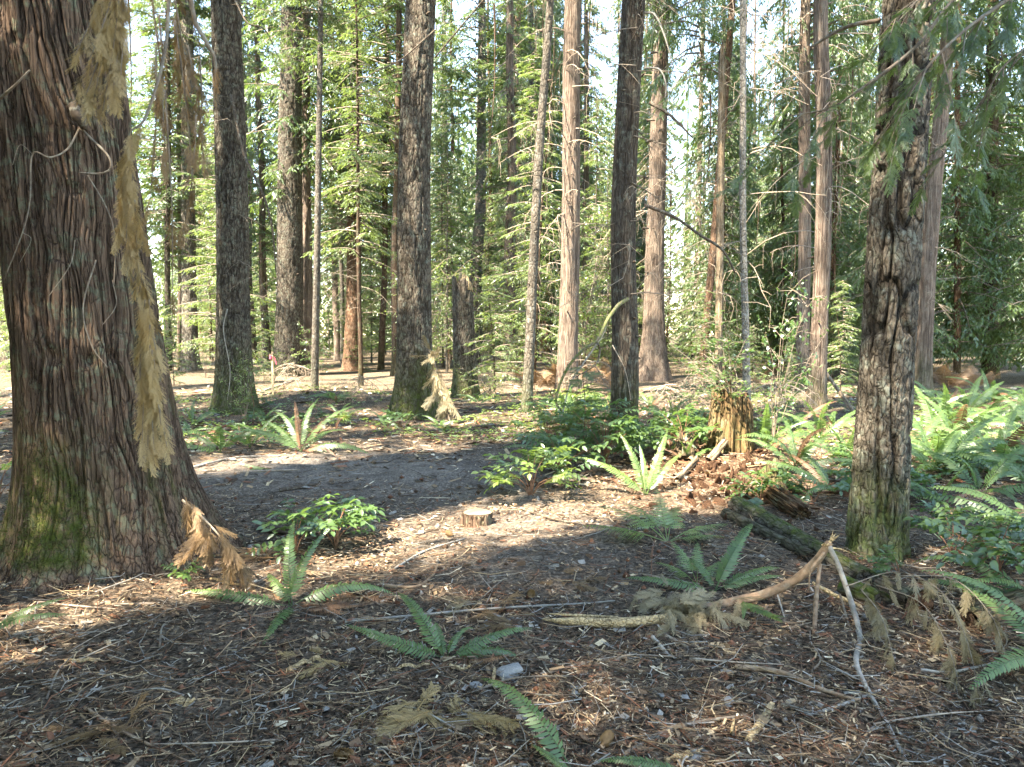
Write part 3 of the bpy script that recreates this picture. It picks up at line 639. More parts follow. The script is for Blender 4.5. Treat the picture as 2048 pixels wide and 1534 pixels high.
for k_, (L, r) in enumerate([
    ([(160, 255, .02), (185, 280, .06), (215, 310, .09), (222, 335, .09), (200, 347, .08), (158, 345, .06)], [.011, .009, .006]),
    ([(158, 258, .02), (135, 298, .05), (100, 315, .07), (65, 308, .06), (60, 400, .05), (45, 465, .05), (8, 560, .06)], [.008, .006, .004]),
    ([(175, 350, .04), (215, 420, .06), (230, 480, .05), (228, 570, .03)], [.006, .004]),
    ([(-10, 205, .04), (25, 175, .10), (60, 140, .14)], [.014, .010, .006]),
    ([(150, 480, .02), (140, 530, .04), (98, 592, .05)], [.005, .003]),
    ([(192, 520, .02), (166, 615, .03), (183, 690, .03), (215, 735, .03)], [.007, .006, .004]),
    ([(65, 308, .06), (40, 290, .09), (25, 330, .10)], [.003, .002]),
    ([(225, 560, .02), (232, 610, .04), (205, 650, .05)], [.005, .003]),
    ([(45, 465, .05), (62, 480, .05), (40, 525, .05)], [.003, .002])]):
    poly('dead_twig', bcp(L, .015), [q * .75 for q in r], M['twig'], big, 30, 6, .2, k_)

# ---- trunks in view: label, base px, base py, px at the top edge, width px ...
F_, C_ = M['fir'], M['cedar']
tree('thick mossy fir right of the hanging brown spray, shrub at its foot', 470, 828, 449, 62, 'fir', F_, 96, 'high', amp=.032, seed=11, moss=(.75, 1.6), dead=2, ds=.9, cs=(.55, .55, 1), dz=5)
t3 = tree('straight grey fir with dotted bark left of centre, behind the survey stake', 577, 752, 577, 53, 'fir', F_, 72, 'high', amp=.034, seed=12, moss=(.3, .8), cs=(.6, .6, 1), dz=4)
t8 = tree('stout central fir with insect holes and a dead spray leaning on it', 828, 838, 838, 66, 'fir', F_, 106, 'high', amp=.034, seed=13, moss=(.85, 1.5), lobes=.10, cs=(.55, .55, 1), dz=5)
t10 = tree('thin grey leaning pole tree right of the broken snag', 1053, 822, 1097, 20, 'grey', M['grey'], 24, 'fir', amp=.006, seed=14, H=18, moss=(.6, 1.0), cs=(.55, .55, .8), dz=5, wob=.12, name='pole_tree')
t11 = tree('pinkish cedar with smooth shreddy bark just right of the leaning pole', 1134, 795, 1147, 38, 'cedar', M['cedar_red'], 54, 'high', amp=.014, seed=15, moss=(.25, .5), dead=4, lobes=.16, cs=(.55, .55, 1), dz=4)
t12 = tree('knobbly grey-brown trunk in front of the brightly sunlit cedar', 1246, 868, 1284, 50, 'cedar', M['hemlock'], 62, 'high', amp=.020, seed=16, dead=2, moss=(.5, 1.2), wob=.14, name='hemlock_tree', cs=(.5, .5, 1), dz=6)
t13 = tree('sunlit reddish cedar with a wide flaring base', 1305, 762, 1322, 37, 'cedar', M['cedar_red'], 82, 'cedar', amp=.030, seed=17, moss=(.0, .5), lobes=.22, flare_h=.9, cs=(.8, .8, 1.2), dead=3, dz=8)
t17 = tree('near fir at right with deep black furrows and lichened plates', 1752, 1118, 1812, 90, 'plates', M['plates'], 118, 'high', amp=.050, seed=18, moss=(.75, .75), lobes=.06, wob=.03, flare_h=.35, sc=1.0)
tree('slim red cedar half hidden behind the straight grey fir', 616, 748, 612, 19, 'cedar', M['cedar_red'], 24, 'cedar', amp=.012, seed=19, dead=1, moss=(0, 1), dz=4)
tree('thin blue-grey pole beside the straight grey fir', 629, 780, 641, 14, 'grey', M['grey'], 17, 'fir', amp=.005, seed=20, H=19, moss=(.2, 1), cs=(.5, .5, .7), dz=5, name='pole_tree')
tree('orange-footed fir between the pole and the central fir', 703, 742, 712, 29, 'fir', M['fir_red'], 44, 'fir', amp=.024, seed=21, moss=(0, 1), dead=2)
tree('dark slender sapling trunk in front of the orange-footed fir', 722, 772, 716, 9, 'grey', M['darktwig'] if False else M['cedar'], 12, 'young', amp=.004, seed=22, H=13, cs=(1, 1, 1.1), dz=3.2, dead=2, ds=.9, name='young_tree')
tree('slim dark tree midway between orange-footed fir and central fir', 762, 740, 778, 12, 'grey', C_, 15, 'fir', amp=.006, seed=23, cs=(.8, .8, .9), dead=0, ds=1.2)
tree('trunk tucked close behind the central fir', 791, 752, 797, 14, 'cedar', C_, 22, 'fir', amp=.01, seed=24, dz=2)
tree('grey sunlit fir seen beyond the hanging brown spray', 381, 742, 372, 29, 'fir', M['grey'], 46, 'high', amp=.022, seed=25, moss=(0, 1), dz=2, cs=(.6, .6, 1))
tree('narrow blue-grey trunk left of the grey sunlit fir', 338, 742, 332, 11, 'grey', F_, 14, 'fir', amp=.006, seed=26, cs=(.8, .8, .9))
tree('bright sunlit slim trunk left of the grey sunlit fir', 359, 738, 352, 9, 'cedar', M['cedar_red'], 13, 'fir', amp=.008, seed=27)
tree('pale red trunk at the left edge behind the huge cedar', 6, 735, -22, 24, 'cedar', M['cedar_red'], 34, 'cedar', amp=.012, seed=28, dz=3)
tree('brown cedar left of the bleached double snag', 998, 697, 1000, 15, 'cedar', M['fir_red'], 20, 'cedar', amp=.01, seed=30, dz=4)
tree('dark cedar behind the bleached double snag', 1026, 697, 1036, 18, 'cedar', C_, 26, 'cedar', amp=.012, seed=31, dz=3, dead=3)
tree('slender reddish trunk left of the brown cedar', 984, 712, 978, 9, 'grey', M['fir_red'], 11, 'fir', amp=.005, seed=32, cs=(.7, .7, .8), dead=0)
tree('pale far trunk rising behind the broken snag', 893, 705, 886, 21, 'fir', M['grey'], 27, 'fir', amp=.012, seed=33, cs=(1, 1, 1.1), dz=2)
tree('thin orange-brown trunk left of the pinkish cedar', 1084, 705, 1093, 10, 'cedar', M['fir_red'], 12, 'cedar', amp=.006, seed=34, cs=(.8, .8, .9), dead=1)
tree('slim pale stem, sunlight painted into its bark, behind the rotten stump', 1493, 872, 1497, 14, 'grey', M['pale'], 24, 'fir', amp=.004, seed=35, H=20, cs=(.3, .3, .6), dz=9, dead=0, ds=.7, name='pole_tree')
tree('darker left-hand stem of the cedar pair', 1604, 775, 1606, 24, 'cedar', M['cedar_red'], 32, 'cedar', amp=.012, seed=36, dz=5, cs=(.75, .75, 1))
t16 = tree('sunlit right-hand stem of the cedar pair', 1634, 820, 1647, 31, 'cedar', M['cedar_red'], 42, 'cedar', amp=.014, seed=37, dz=7, dead=4, cs=(.65, .65, 1.0))
tree('dark red stem hidden just behind the near lichened fir', 1833, 745, 1872, 13, 'cedar', M['fir_red'], 16, 'cedar', amp=.006, seed=38, dz=3)
tree('leaning cedar with one sunlit side right of the near fir', 1841, 785, 1902, 30, 'cedar', M['cedar_red'], 44, 'cedar', amp=.012, seed=39, dz=6, dead=1, cs=(.7, .7, 1))
tree('thin reddish trunk between leaning cedar and dark cedar', 1914, 765, 1917, 12, 'grey', M['fir_red'], 14, 'low', amp=.005, seed=40, cs=(.9, .9, 1))
tree('dark cedar with low drooping boughs near the right edge', 1981, 757, 1988, 26, 'cedar', C_, 34, 'low', amp=.012, seed=41, cs=(1.1, 1.1, 1.2))
tree('rust-coloured trunk leaning behind the bleached orange snag', 1402, 765, 1466, 15, 'cedar', M['fir_red'], 20, 'cedar', amp=.008, seed=42, dz=6, dead=3, cs=(.7, .7, 1))

# ---- short branch stubs left on the trunks
def stubs(tr, n, z0, z1, seed, L=.06, mk='darktwig'):
    root, loc, r, lean = tr; gq = random.Random(seed)
    for i in range(n):
        z = z0 + (z1 - z0) * (i + gq.random()) / n; a = gq.uniform(-3.4, .3); d = Vector((math.cos(a), math.sin(a), gq.uniform(-.2, .3))); p = Vector((lean[0] * z, 0, z)) + Vector((math.cos(a), math.sin(a), 0)) * r * .85; l = r * .15 + L * gq.uniform(.5, 1.6)
        b = MB(); tube(b, [tuple(p), tuple(p + d * l * .6), tuple(p + d * l + Vector((0, 0, -.01)))], [.022, .016, .009], 6, 6, (1, 1, 1), .3, i); obj('branch_stub', b, M[mk], root)
stubs(t11, 14, 1.2, 8.5, 1, .07); stubs(t12, 16, .8, 6.5, 2, .06); stubs(t10, 10, 1, 7, 3, .04); stubs(t16, 10, 1, 7, 4, .07); stubs(t3, 9, 3, 11, 5, .08); stubs(t8, 6, 2.5, 7, 6, .06); stubs(t13, 8, 3, 12, 7, .1)
# ---- broken snags
def snag(label, bx, by, tx, ty, w, mat, kind, seed, bw, jag=.10, amp=.02, moss=(.7, 1.2), name='broken_snag', na=90, splinters=9, smat='splitwood'):
    p = on_ground(bx, by); r = w / 2 / FPX * p.y; Y = p.y + r; loc = Vector((at(bx, by, Y).x, Y, gzs(p.x, Y))); top = at(tx, ty, Y); H = top.z - loc.z
    lean = ((top.x - loc.x) / H, 0); fl = r * (bw / w - 1); root = thing(name, label, 'snag', loc)
    mb = MB(); V, _, _ = trunk(mb, H, lambda z: r * (1.03 - .12 * z / H) + fl * np.exp(-z / .4), lean, na, np.arange(-.1, H, max(.02, Y * .0026)), kind, amp, seed, moss, 1.0, .02, (.08, 4), jag=jag)
    obj('trunk', mb, mat, root); g = np.random.default_rng(seed); sp = MB(); V = V[-1]
    for _ in range(splinters):
        b = V[g.integers(0, len(V))] * np.array([.96, .96, 1]) + np.array([lean[0] * H * .04, 0, 0]); hh = jag * g.uniform(.3, 1.0)
        b[:2] += (V.mean(0)[:2] - b[:2]) * g.uniform(.1, .8); tube(sp, [b - np.array([0, 0, .16]), b + np.array([0, 0, hh * .4]), b + np.array([g.normal(0, .02), g.normal(0, .02), hh])], [r * .26, r * .20, .002], 6, 5, (.8,) * 3, .4, seed)
    obj('splinters', sp, M[smat], root)['kind'] = 'stuff'; return root, loc, r, H
snag('mossy fir snag snapped off at head height with a pale torn top', 931, 797, 925, 566, 45, F_, 'fir', 51, 62, .16, .028, splinters=16)
snag('tall bleached orange snag with a forked broken top', 1436, 772, 1443, 120, 15, M['deadwood'], 'cedar', 52, 18, .35, .008, (0, 1), na=40, splinters=5, smat='deadwood')
snag('bleached split snag with peeling strips left of the leaning pole', 1017, 700, 1003, 60, 15, M['deadwood'], 'cedar', 53, 24, .5, .012, (0, 1), na=40, splinters=5, smat='deadwood')
st_root, st_loc, st_r, st_H = snag('rotten orange stump with hollow crumbling sides and a bush on top', 1458, 905, 1464, 790, 84, M['rotwood'], 'cedar', 54, 94, .14, .035, (.25, .7), name='rotten_stump', na=140, splinters=9, smat='rotwood')

# ---- the wood behind: individual conifers, sharing meshes
def far_trunk(kind, mat, seed, H, r, na=16):
    mb = MB(); trunk(mb, H, lambda z: r * (1.05 - .8 * z / H) + r * .35 * np.exp(-z / .5), (0, 0), na, np.concatenate([np.arange(-.3, 9, .22), np.linspace(9, H, 8)]), kind, r * .08, seed, (0, 1), 1.0, .18, (.08, 4)); me = mb.mesh('far_trunk'); me.materials.append(mat); return me
FT = [far_trunk('cedar', M['cedar_red'], 61, 24, .19), far_trunk('fir', M['fir'], 62, 26, .23), far_trunk('grey', M['grey'], 63, 22, .12), far_trunk('cedar', M['fir_red'], 64, 22, .15), far_trunk('fir', M['grey'], 65, 27, .26)]
YT = [far_trunk('grey', M['cedar'], 66, 9, .045, 8), far_trunk('grey', M['grey'], 67, 9, .04, 8)]
ST = far_trunk('grey', M['cedar'], 68, 3.1, .016, 6)
g = np.random.default_rng(77); placed = [(t[1].x, t[1].y) for t in trees]
KEYS = [(577, 45, 24), (705, 40, 24), (928, 20, 90), (1140, 40, 18), (1310, 60, 24), (1640, 40, 20), (1865, 40, 19), (381, 30, 26)]      # keep the view of these trunks open
def spot(y0, y1, half, mind, lo=-1.0, hi=1.0):
    for _ in range(80):
        y = y0 + (y1 - y0) * g.random() ** .8; x = y * half * g.uniform(lo, hi)
        px = CX + FPX * x / y
        if any(abs(px - kp) < kw and y < kd for kp, kw, kd in KEYS): continue
        if all((x - a) ** 2 + (y - b) ** 2 > mind ** 2 for a, b in placed): placed.append((x, y)); return x, y
    placed.append((x, y)); return x, y
LAND = [(115, 'huge cedar'), (455, 'thick mossy fir'), (577, 'straight grey fir'), (708, 'orange-footed fir'), (835, 'central fir'), (925, 'mossy broken snag'), (1075, 'leaning pole'), (1142, 'pinkish cedar'), (1265, 'knobbly trunk'), (1312, 'flaring sunlit cedar'), (1440, 'tall bleached snag'), (1495, 'slim pale stem'), (1638, 'cedar pair'), (1790, 'near lichened fir'), (1870, 'leaning cedar'), (1984, 'dark low-boughed cedar')]
def beside(x, y):
    px = CX + FPX * x / y; q = min(LAND, key=lambda a: abs(a[0] - px)); return 'seen ' + ('left' if px < q[0] else 'right') + ' of the ' + q[1]
far_lab = [('reddish slim conifer far back in the sunlit wood', 'conifers far back in the wood'), ('pale grey conifer far back in the sunlit wood', 'grey conifers far back in the wood')]
for k in range(76):
    x, y = spot(28, 62, .72, 2.4) if k < 50 else spot(34, 60, .10, 1.4, -1.2, 1.9) if k < 68 else spot(34, 60, .10, 1.4, 2.7, 4.0); i = [0, 1, 2, 3, 4, 0, 3][k % 7]; lab = far_lab[1 if i in (2, 4, 1) else 0]
    r_ = thing('far_conifer', ('reddish slim' if 'reddish' in lab[0] else 'pale grey') + ' conifer far back, ' + beside(x, y), 'tree', (x, y, gzs(x, y)), lab[1]); s = g.uniform(.75, 1.25)
    inst('trunk', FT[i], r_, (0, 0, 0), (g.normal(0, .012), g.normal(0, .015), g.random() * 6), (s, s, 1))
    key = ['fir', 'cedar', 'fir', 'cedar', 'high', 'young', 'cedar'][k % 7]
    zs_ = g.uniform(.9, 1.15) * (2.2 if key == 'young' else 1.0)
    add_crown(r_, key, k, (s * .75, s * .75, zs_), g.random() * 6, dz=g.uniform(-2, 2) if key == 'high' else 0)
    if k % 2 == 0: inst('dead_branches', DEAD[k % 3], r_, (0, 0, 0), (0, 0, g.random() * 6))['kind'] = 'stuff'
for k in range(20):          # right-hand thicket of low cedars
    x, y = spot(20, 38, .80, 2.2, .30, 1.0); r_ = thing('low_cedar', ('nearer ' if y < 22 else 'farther ') + 'dark green low cedar of the right-hand thicket, ' + beside(x, y), 'tree', (x, y, gzs(x, y)), 'low cedars of the thicket at right'); s = g.uniform(.7, 1.1)
    inst('trunk', FT[3], r_, (0, 0, 0), (0, g.normal(0, .03), g.random() * 6), (s * .55, s * .55, .62)); add_crown(r_, 'low', k, (s * .9, s * .9, s), g.random() * 6)
for k in range(48):
    x, y = spot(20, 48, .75, 1.3, -1.0, .9); r_ = thing('young_hemlock', ('nearer ' if y < 26 else 'farther ') + 'light green young hemlock, ' + beside(x, y), 'tree', (x, y, gzs(x, y)), 'young hemlocks of the understory'); s = g.uniform(.5, 1.25)
    inst('trunk', YT[k % 2], r_, (0, 0, 0), (g.normal(0, .02), g.normal(0, .02), g.random() * 6), (1, 1, s)); add_crown(r_, 'young', k, (s, s, s), g.random() * 6)
for k in range(34):
    x, y = spot(15, 30, .72, .8, -1.0, .75); r_ = thing('hemlock_sapling', ('nearer ' if y < 21 else 'farther ') + 'little green sapling on the floor, ' + beside(x, y), 'sapling', (x, y, gzs(x, y)), 'saplings on the sunny floor'); s = g.uniform(.35, 1.0)
    inst('trunk', ST, r_, (0, 0, 0), (0, 0, 0), (s, s, s)); add_crown(r_, 'sapling', k, (s, s, s), g.random() * 6)
VM = []
for k in range(2):
    a_, b_ = bush_mesh(240 + k, 1.0, .55, 9, 2600, .020, .005, .75); a_ = a_.mesh('stem'); b_ = b_.mesh('foliage'); a_.materials.append(M['twig']); b_.materials.append(M['shrub_lime' if k else 'fol_young']); VM.append((a_, b_))
for k in range(34):
    x, y = spot(18, 46, .74, 1.2); r_ = thing('understory_tree', ('nearer ' if y < 28 else 'farther ') + 'airy light-leaved understory tree, ' + beside(x, y), 'tree', (x, y, gzs(x, y)), 'airy understory trees'); s = g.uniform(2.2, 5.5); w_ = s * g.uniform(.55, .9); q = g.random() * 6
    inst('stem', VM[k % 2][0], r_, rot=(0, 0, q), sc=(w_, w_, s)); inst('foliage', VM[k % 2][1], r_, rot=(0, 0, q), sc=(w_, w_, s))
# beyond 62 m the wood reads as one mass
ff = MB(); gg = np.random.default_rng(5)
for k in range(210):
    a = gg.uniform(-.95, .95); d = gg.uniform(60, 105); x, y = math.sin(a) * d, math.cos(a) * d
    hh = gg.uniform(14, 27); n = 460; u = gg.random(n) ** 1.1; R = 3.4 * (1 - u) ** .7 * np.sqrt(gg.random(n)) + .2; ph = gg.random(n) * 6.283
    P = np.stack([x + R * np.cos(ph), y + R * np.sin(ph), .3 + hh * u], -1); D = nrm(np.stack([np.cos(ph), np.sin(ph), -.5 - .5 * gg.random(n)], -1))
    leaves(ff, P, D, nrm(np.cross(D, gg.normal(0, 1, (n, 3)))), gg.uniform(.5, 1.1, n), gg.uniform(.16, .34, n), np.clip(gg.normal(.5, .2, n), 0, 1))
    tube(ff, [(x, y, 0), (x, y, hh * .95)], [.3, .04], 2, 5, (.3,) * 3, cap=False, smoothpath=False)
o = obj('far_forest', ff, M['fol_fir']); tag(o, 'distant green mass of trees beyond the trunks', 'forest', kind='stuff')
# ---- unseen trees added towards the sun: they put the foreground in shade and leave a gap for the sun flecks
SHADE = [(3.8, -2.6, .85, 'cedar'), (6.8, -2.95, .8, 'cedar'), (5.2, .4, .9, 'cedar'), (3.8, 3.0, .9, 'cedar'), (8.2, 1.6, .9, 'cedar'), (6.4, 4.8, .95, 'cedar'), (10.5, -1.1, .75, 'high'), (11, 3.6, .9, 'high'), (3.4, 6.5, .9, 'cedar'),
         (3.8, -6.0, .8, 'cedar'), (6.6, -5.9, .8, 'cedar'), (5.2, -9.2, .65, 'cedar'), (10.2, -6.8, .7, 'high'), (2.1, -6.6, .6, 'cedar'), (2.6, -7.5, .55, 'high'), (2.3, -4.7, .72, 'young'), (2.2, -3.3, .68, 'young'), (3.2, -3.9, .75, 'young'),
         (2.0, -11.2, .8, 'cedar'), (1.6, -13.6, .75, 'cedar'), (1.4, -16.2, .75, 'cedar'), (4.6, -12.6, .8, 'cedar'), (.6, -21.5, .7, 'cedar')]
for k, (s_, n_, sc_, key) in enumerate(SHADE):
    x, y = -s_ * .766 + n_ * .643, -s_ * .643 - n_ * .766
    r_ = thing('shade_tree', 'unseen conifer added on the sunward side to cast shade', 'tree', (x, y, gzs(x, y)), 'unseen conifers added for shade')
    small = key == 'young'; inst('trunk', YT[0] if small else FT[1], r_, (0, 0, 0), (0, 0, k), (1.1, 1.1, sc_ if small else 1.0)); add_crown(r_, key, k, (.72, .72, sc_) if small else (sc_, sc_, 1.0), k * 1.3, dz=0 if small else -.5 if key == 'cedar' else -2)
# ================================================================== FERNS AND SHRUBS
R_ = math.radians
FR = {}      # (variant) -> mesh ; e0 in degrees
for mk in ('frond', 'frond_bright', 'frond_dead'):
  for alt in range(3):
    for vi, (e0, bend) in enumerate([(12, 30), (32, 55), (50, 75), (62, 80), (74, 60), (82, 45), (5, -10)]):
        me = frond_mesh('frond', R_(e0), R_(bend * (1, 1.25, .85)[alt]), (31, 28, 34)[alt], (.098, .108, .088)[alt], 40 + vi + 10 * alt, twist=(-1) ** vi * (.05, -.16, .13)[alt], vdroop=(.22, .35, .12)[alt] if mk != 'frond_dead' else .6); me.materials.append(M[mk]); FR[(mk, vi, alt)] = me
E0 = [12, 32, 50, 62, 74, 82, 5]
BR = []
for k, (e0, b) in enumerate([(70, 60), (55, 75), (80, 90)]):
    me = bipinnate_mesh('frond', R_(e0), R_(b), 13, .30, 70 + k); me.materials.append(M['bracken']); BR.append(me)
LF = []
for k, (e0, b) in enumerate([(60, 50), (40, 50), (20, 30)]):
    me = bipinnate_mesh('frond', R_(e0), R_(b), 15, .20, 80 + k, 8); me.materials.append(M['frond_bright']); LF.append(me)
def fern(label, loc, fronds, mk='frond', group=None, name='sword_fern', seed=0, roll=.25):
    """fronds: (azimuth deg, lift deg, length m[, material])"""
    g = random.Random(seed); r = thing(name, label, 'fern', loc, group)
    for f in fronds:
        az, e, L = f[:3]; m = f[3] if len(f) > 3 else mk; vi = min(range(6), key=lambda i: abs(E0[i] - e))
        if e <= 8: vi = 6
        inst('frond', FR[(m, vi, g.randrange(3))], r, (g.uniform(-.015, .015), g.uniform(-.015, .015), 0), (R_((e - E0[vi]) * .8), g.uniform(-roll, roll) + .45 * math.sin(R_(az)), -R_(az)), L)
    return r
def rfronds(g, n, L, e=(30, 80), dead=0.0, az=None):
    a0 = g.uniform(0, 360)
    return [((a0 + 360 * i / n + g.uniform(-20, 20)) if az is None else g.uniform(*az), g.uniform(*e), L * g.uniform(.7, 1.15), 'frond_dead' if g.random() < dead else 'frond') for i in range(n)]
G = on_ground
fern('sword fern with splayed fronds between the huge cedar and the trail', G(583, 1212), [(352, 72, .56), (175, 14, .52), (281, 16, .66), (62, 34, .60), (315, 40, .42), (15, 82, .50), (120, 10, .4, 'frond_dead'), (95, 8, .45, 'frond_dead'), (215, 10, .4, 'frond_dead'), (320, 12, .4, 'frond_dead')], seed=1, roll=.12)
fern('small sword fern with three upright fronds in the middle foreground', G(893, 1318), [(332, 66, .48), (284, 22, .54), (68, 36, .45), (78, 26, .40), (20, 60, .26), (200, 10, .3, 'frond_dead'), (120, 8, .35, 'frond_dead'), (350, 40, .3)], seed=2, roll=.15)
fern('single dark fern frond rising from the bottom edge', G(1150, 1560) if False else Vector((.21, 2.40, gzs(.21, 2.40))), [(318, 46, .58), (300, 60, .2)], seed=3)
fern('fern frond tip showing at the bottom edge right of centre', Vector((.62, 2.36, gzs(.62, 2.36))), [(285, 32, .34), (250, 30, .25)], seed=4)
fern('fern frond reaching in low from the left edge', Vector((-2.52, 3.45, gzs(-2.52, 3.45) + .06)), [(95, 26, .42), (70, 40, .35)], seed=5)
fern('bright lime green sword fern on the sunlit mound', G(1292, 992), [(292, 52, .80), (335, 80, .66), (8, 84, .50), (28, 80, .68), (50, 66, .62), (305, 30, .5, 'frond_dead'), (240, 20, .4, 'frond_dead'), (100, 20, .4, 'frond_dead')], mk='frond_bright', seed=6, roll=.1)
fern('dark fern leaning right behind the lime green fern', G(1262, 905), [(62, 52, .95), (40, 60, .75), (300, 50, .6), (350, 70, .6), (330, 40, .6)], seed=7)
fern('large pale fern frond standing behind the broken branch', G(1432, 1182), [(38, 66, .62), (30, 72, .5), (282, 18, .52), (330, 60, .34), (70, 36, .46), (88, 26, .42)], seed=8, roll=.1)
fern('drooping fern tucked under the broken branch', G(1490, 1222) + Vector((0, 0, .05)), [(178, 6, .36), (158, 6, .38), (195, 10, .25)], seed=9)
fern('fern with long rusty fronds in the middle beside the trail', G(603, 905), [(60, 62, 1.0), (330, 70, .8), (15, 78, .8), (290, 40, .95), (300, 52, .8), (80, 30, .9), (40, 50, .7), (110, 30, .6, 'frond_dead'), (20, 60, .8, 'frond_dead'), (350, 80, .7, 'frond_dead')], seed=10)
fern('fern fallen flat on the bare soil left of the trail', G(540, 940), [(300, 5, .5), (260, 14, .4)], seed=11)
r_ = thing('lady_fern', 'low feathery fern in front of the sunlit mound', 'fern', G(1335, 1085))
for az, e, L in [(280, 2, .62), (300, 1, .6), (330, 1, .55), (20, 1, .5), (60, 2, .55), (90, 2, .4), (355, 0, .5)]: inst('frond', LF[e], r_, (0, 0, 0), (0, 0, -R_(az)), L)
r_ = thing('lady_fern', 'small yellowish feathery fern beside the large pale frond', 'fern', G(1395, 1170))
for az, e, L in [(330, 0, .34), (10, 0, .32), (300, 1, .3), (50, 1, .3)]: inst('frond', LF[e], r_, (0, 0, 0), (0, 0, -R_(az)), L)
gr = random.Random(4)
# right foreground and edge ferns
for k, (px, py, n, L, lab) in enumerate([
    (2090, 1105, 9, .95, 'large fern arching in from the right edge beside the near fir'), (2075, 1215, 8, .8, 'fern overhanging the dark log at the right edge'),
    (1880, 1010, 7, .6, 'bluish fern just right of the near fir'), (1960, 985, 7, .8, 'fern behind the bluish fern near the right edge'),
    (2060, 975, 8, .85, 'tall fern half cut by the right edge'), (2120, 1330, 7, .7, 'fern low in the right foreground corner'),
    (1665, 985, 8, .75, 'dark fern left of the near fir base'), (1590, 940, 9, .85, 'fern right of the rotten stump'), (1690, 925, 8, .8, 'fern pressed against the near fir on its left side'),
    (1530, 900, 7, .7, 'fern growing behind the rotten stump at right'), (1640, 880, 9, .85, 'leafy fern below the cedar pair'),
    (-60, 905, 8, .7, 'fern half hidden behind the huge cedar at the left edge'), (-25, 850, 8, .7, 'sunlit fern at the left edge behind the huge cedar'),
    (385, 850, 6, .55, 'fern at the foot of the grey sunlit fir'), (440, 905, 7, .75, 'fern with arching fronds left of the shrubby fir'), (500, 895, 6, .7, 'fern in front of the shrubby fir'),
    (1185, 880, 7, .6, 'fern among the green undergrowth left of the knobbly trunk'), (1340, 905, 6, .6, 'fern right of the knobbly trunk base'), (1095, 885, 5, .5, 'small fern left of the cedar seedling')]):
    fern(lab, G(px, py), rfronds(gr, n, L, (28, 76), .06), seed=20 + k)
for k in range(34):      # the fern bank
    px = gr.uniform(1815, 2130); py = gr.uniform(790, 960)
    fern('sword fern in the ' + ('front' if py > 900 else 'middle' if py > 845 else 'back') + ' of the fern bank, ' + ('beside the near fir' if px < 1900 else 'in its middle' if px < 2000 else 'at the right edge'), G(px, py), rfronds(gr, gr.randint(6, 9), gr.uniform(.7, 1.05), (25, 78), .06), mk='frond', group='ferns of the bank right of the near fir', seed=60 + k)
for k in range(18):
    px = gr.uniform(1340, 1720); py = gr.uniform(775, 870)
    fern('small sunlit fern on the floor below the cedars', G(px, py), rfronds(gr, gr.randint(5, 7), gr.uniform(.5, .9), (25, 78), .15), group='ferns below the cedars', seed=120 + k)
for k in range(12):
    px = gr.uniform(330, 1000); py = gr.uniform(785, 880)
    fern('little fern in the thin ground cover beyond the trail', G(px, py), rfronds(gr, gr.randint(4, 6), gr.uniform(.35, .6), (25, 70), .1), group='little ferns beyond the trail', seed=160 + k)
for k in range(26):      # dry bracken between the trunks
    px, py = (gr.uniform(1030, 1250), gr.uniform(748, 800)) if k < 17 else (gr.uniform(1860, 2040), gr.uniform(765, 790)) if k < 23 else (gr.uniform(1500, 1640), gr.uniform(755, 780))
    lab = 'dry orange bracken between leaning pole and pinkish cedar' if k < 17 else 'dry orange bracken behind the fern bank' if k < 23 else 'dry orange bracken left of the cedar pair'
    r_ = thing('dry_bracken', lab, 'fern', G(px, py), 'dry bracken, ' + lab[20:])
    a0 = gr.uniform(0, 360)
    for i in range(4): inst('frond', BR[i % 3], r_, (0, 0, 0), (0, 0, R_(a0 + 90 * i + gr.uniform(-25, 25))), gr.uniform(.6, 1.15))
r_ = thing('dead_fern', 'flattened rusty dead fern clump on the duff below the splayed fern', 'fern', G(720, 1200))
for az, L in [(270, .45), (250, .4), (80, .4), (290, .42), (20, .3), (100, .4), (230, .35), (315, .4)]: inst('frond', FR[('frond_dead', 0 if L > .36 else 6, 1)], r_, (0, 0, .015), (R_(-8), gr.uniform(-.5, .5), -R_(az)), L)
# pinnate evergreen shrubs
PL = {}
for mk in ('shrub', 'shrub_lime'):
    PL[mk] = []
    for k in range(3): me = pinnate_mesh('leaf', 90 + k, 4 + k % 2); me.materials.append(M[mk]); PL[mk].append(me)
def grape(label, loc, n, h, w, mk='shrub', group=None, seed=0, ls=1.0, lean=(0, 0)):
    g = random.Random(seed); r = thing('evergreen_shrub', label, 'shrub', loc, group); sm = MB()
    for i in range(n):
        az = g.uniform(0, 6.28); hh = h * g.uniform(.35, 1); ww = w * g.uniform(.2, 1); p = Vector((math.cos(az) * ww + lean[0] * hh, math.sin(az) * ww + lean[1] * hh, hh))
        tube(sm, [(0, 0, -.02), (p.x * .35, p.y * .35, hh * .6), tuple(p)], [.005, .0025], 7, 5, cap=False)
        for j in range(4):
            q = p * (1 - .12 * j); inst('leaf', PL[mk][(i + j) % 3], r, q, (g.uniform(-.5, .25), g.uniform(-.4, .4), az - 1.57 + g.uniform(-1.4, 1.4)), ls * g.uniform(.8, 1.25))
    obj('stem', sm, M['redstem'], r)
grape('lime green shrub at the edge of the trail left of the lime fern', G(1062, 992), 11, .42, .38, 'shrub_lime', seed=1, ls=1.15, lean=(-.1, 0))
grape('dark glossy shrub behind the splayed fern beside the huge cedar', G(672, 1092), 9, .30, .36, 'shrub', seed=2, ls=1.05)
grape('upright glossy sprig above the splayed fern', G(590, 1110), 5, .34, .14, 'shrub', seed=3)
grape('glossy shrub under the right edge ferns beside the near fir', G(1905, 1120), 10, .32, .45, 'shrub', seed=4, ls=1.1)
grape('tangled glossy shrub in shade at the right edge', G(1990, 1165), 9, .34, .42, 'shrub', seed=5, ls=1.1)
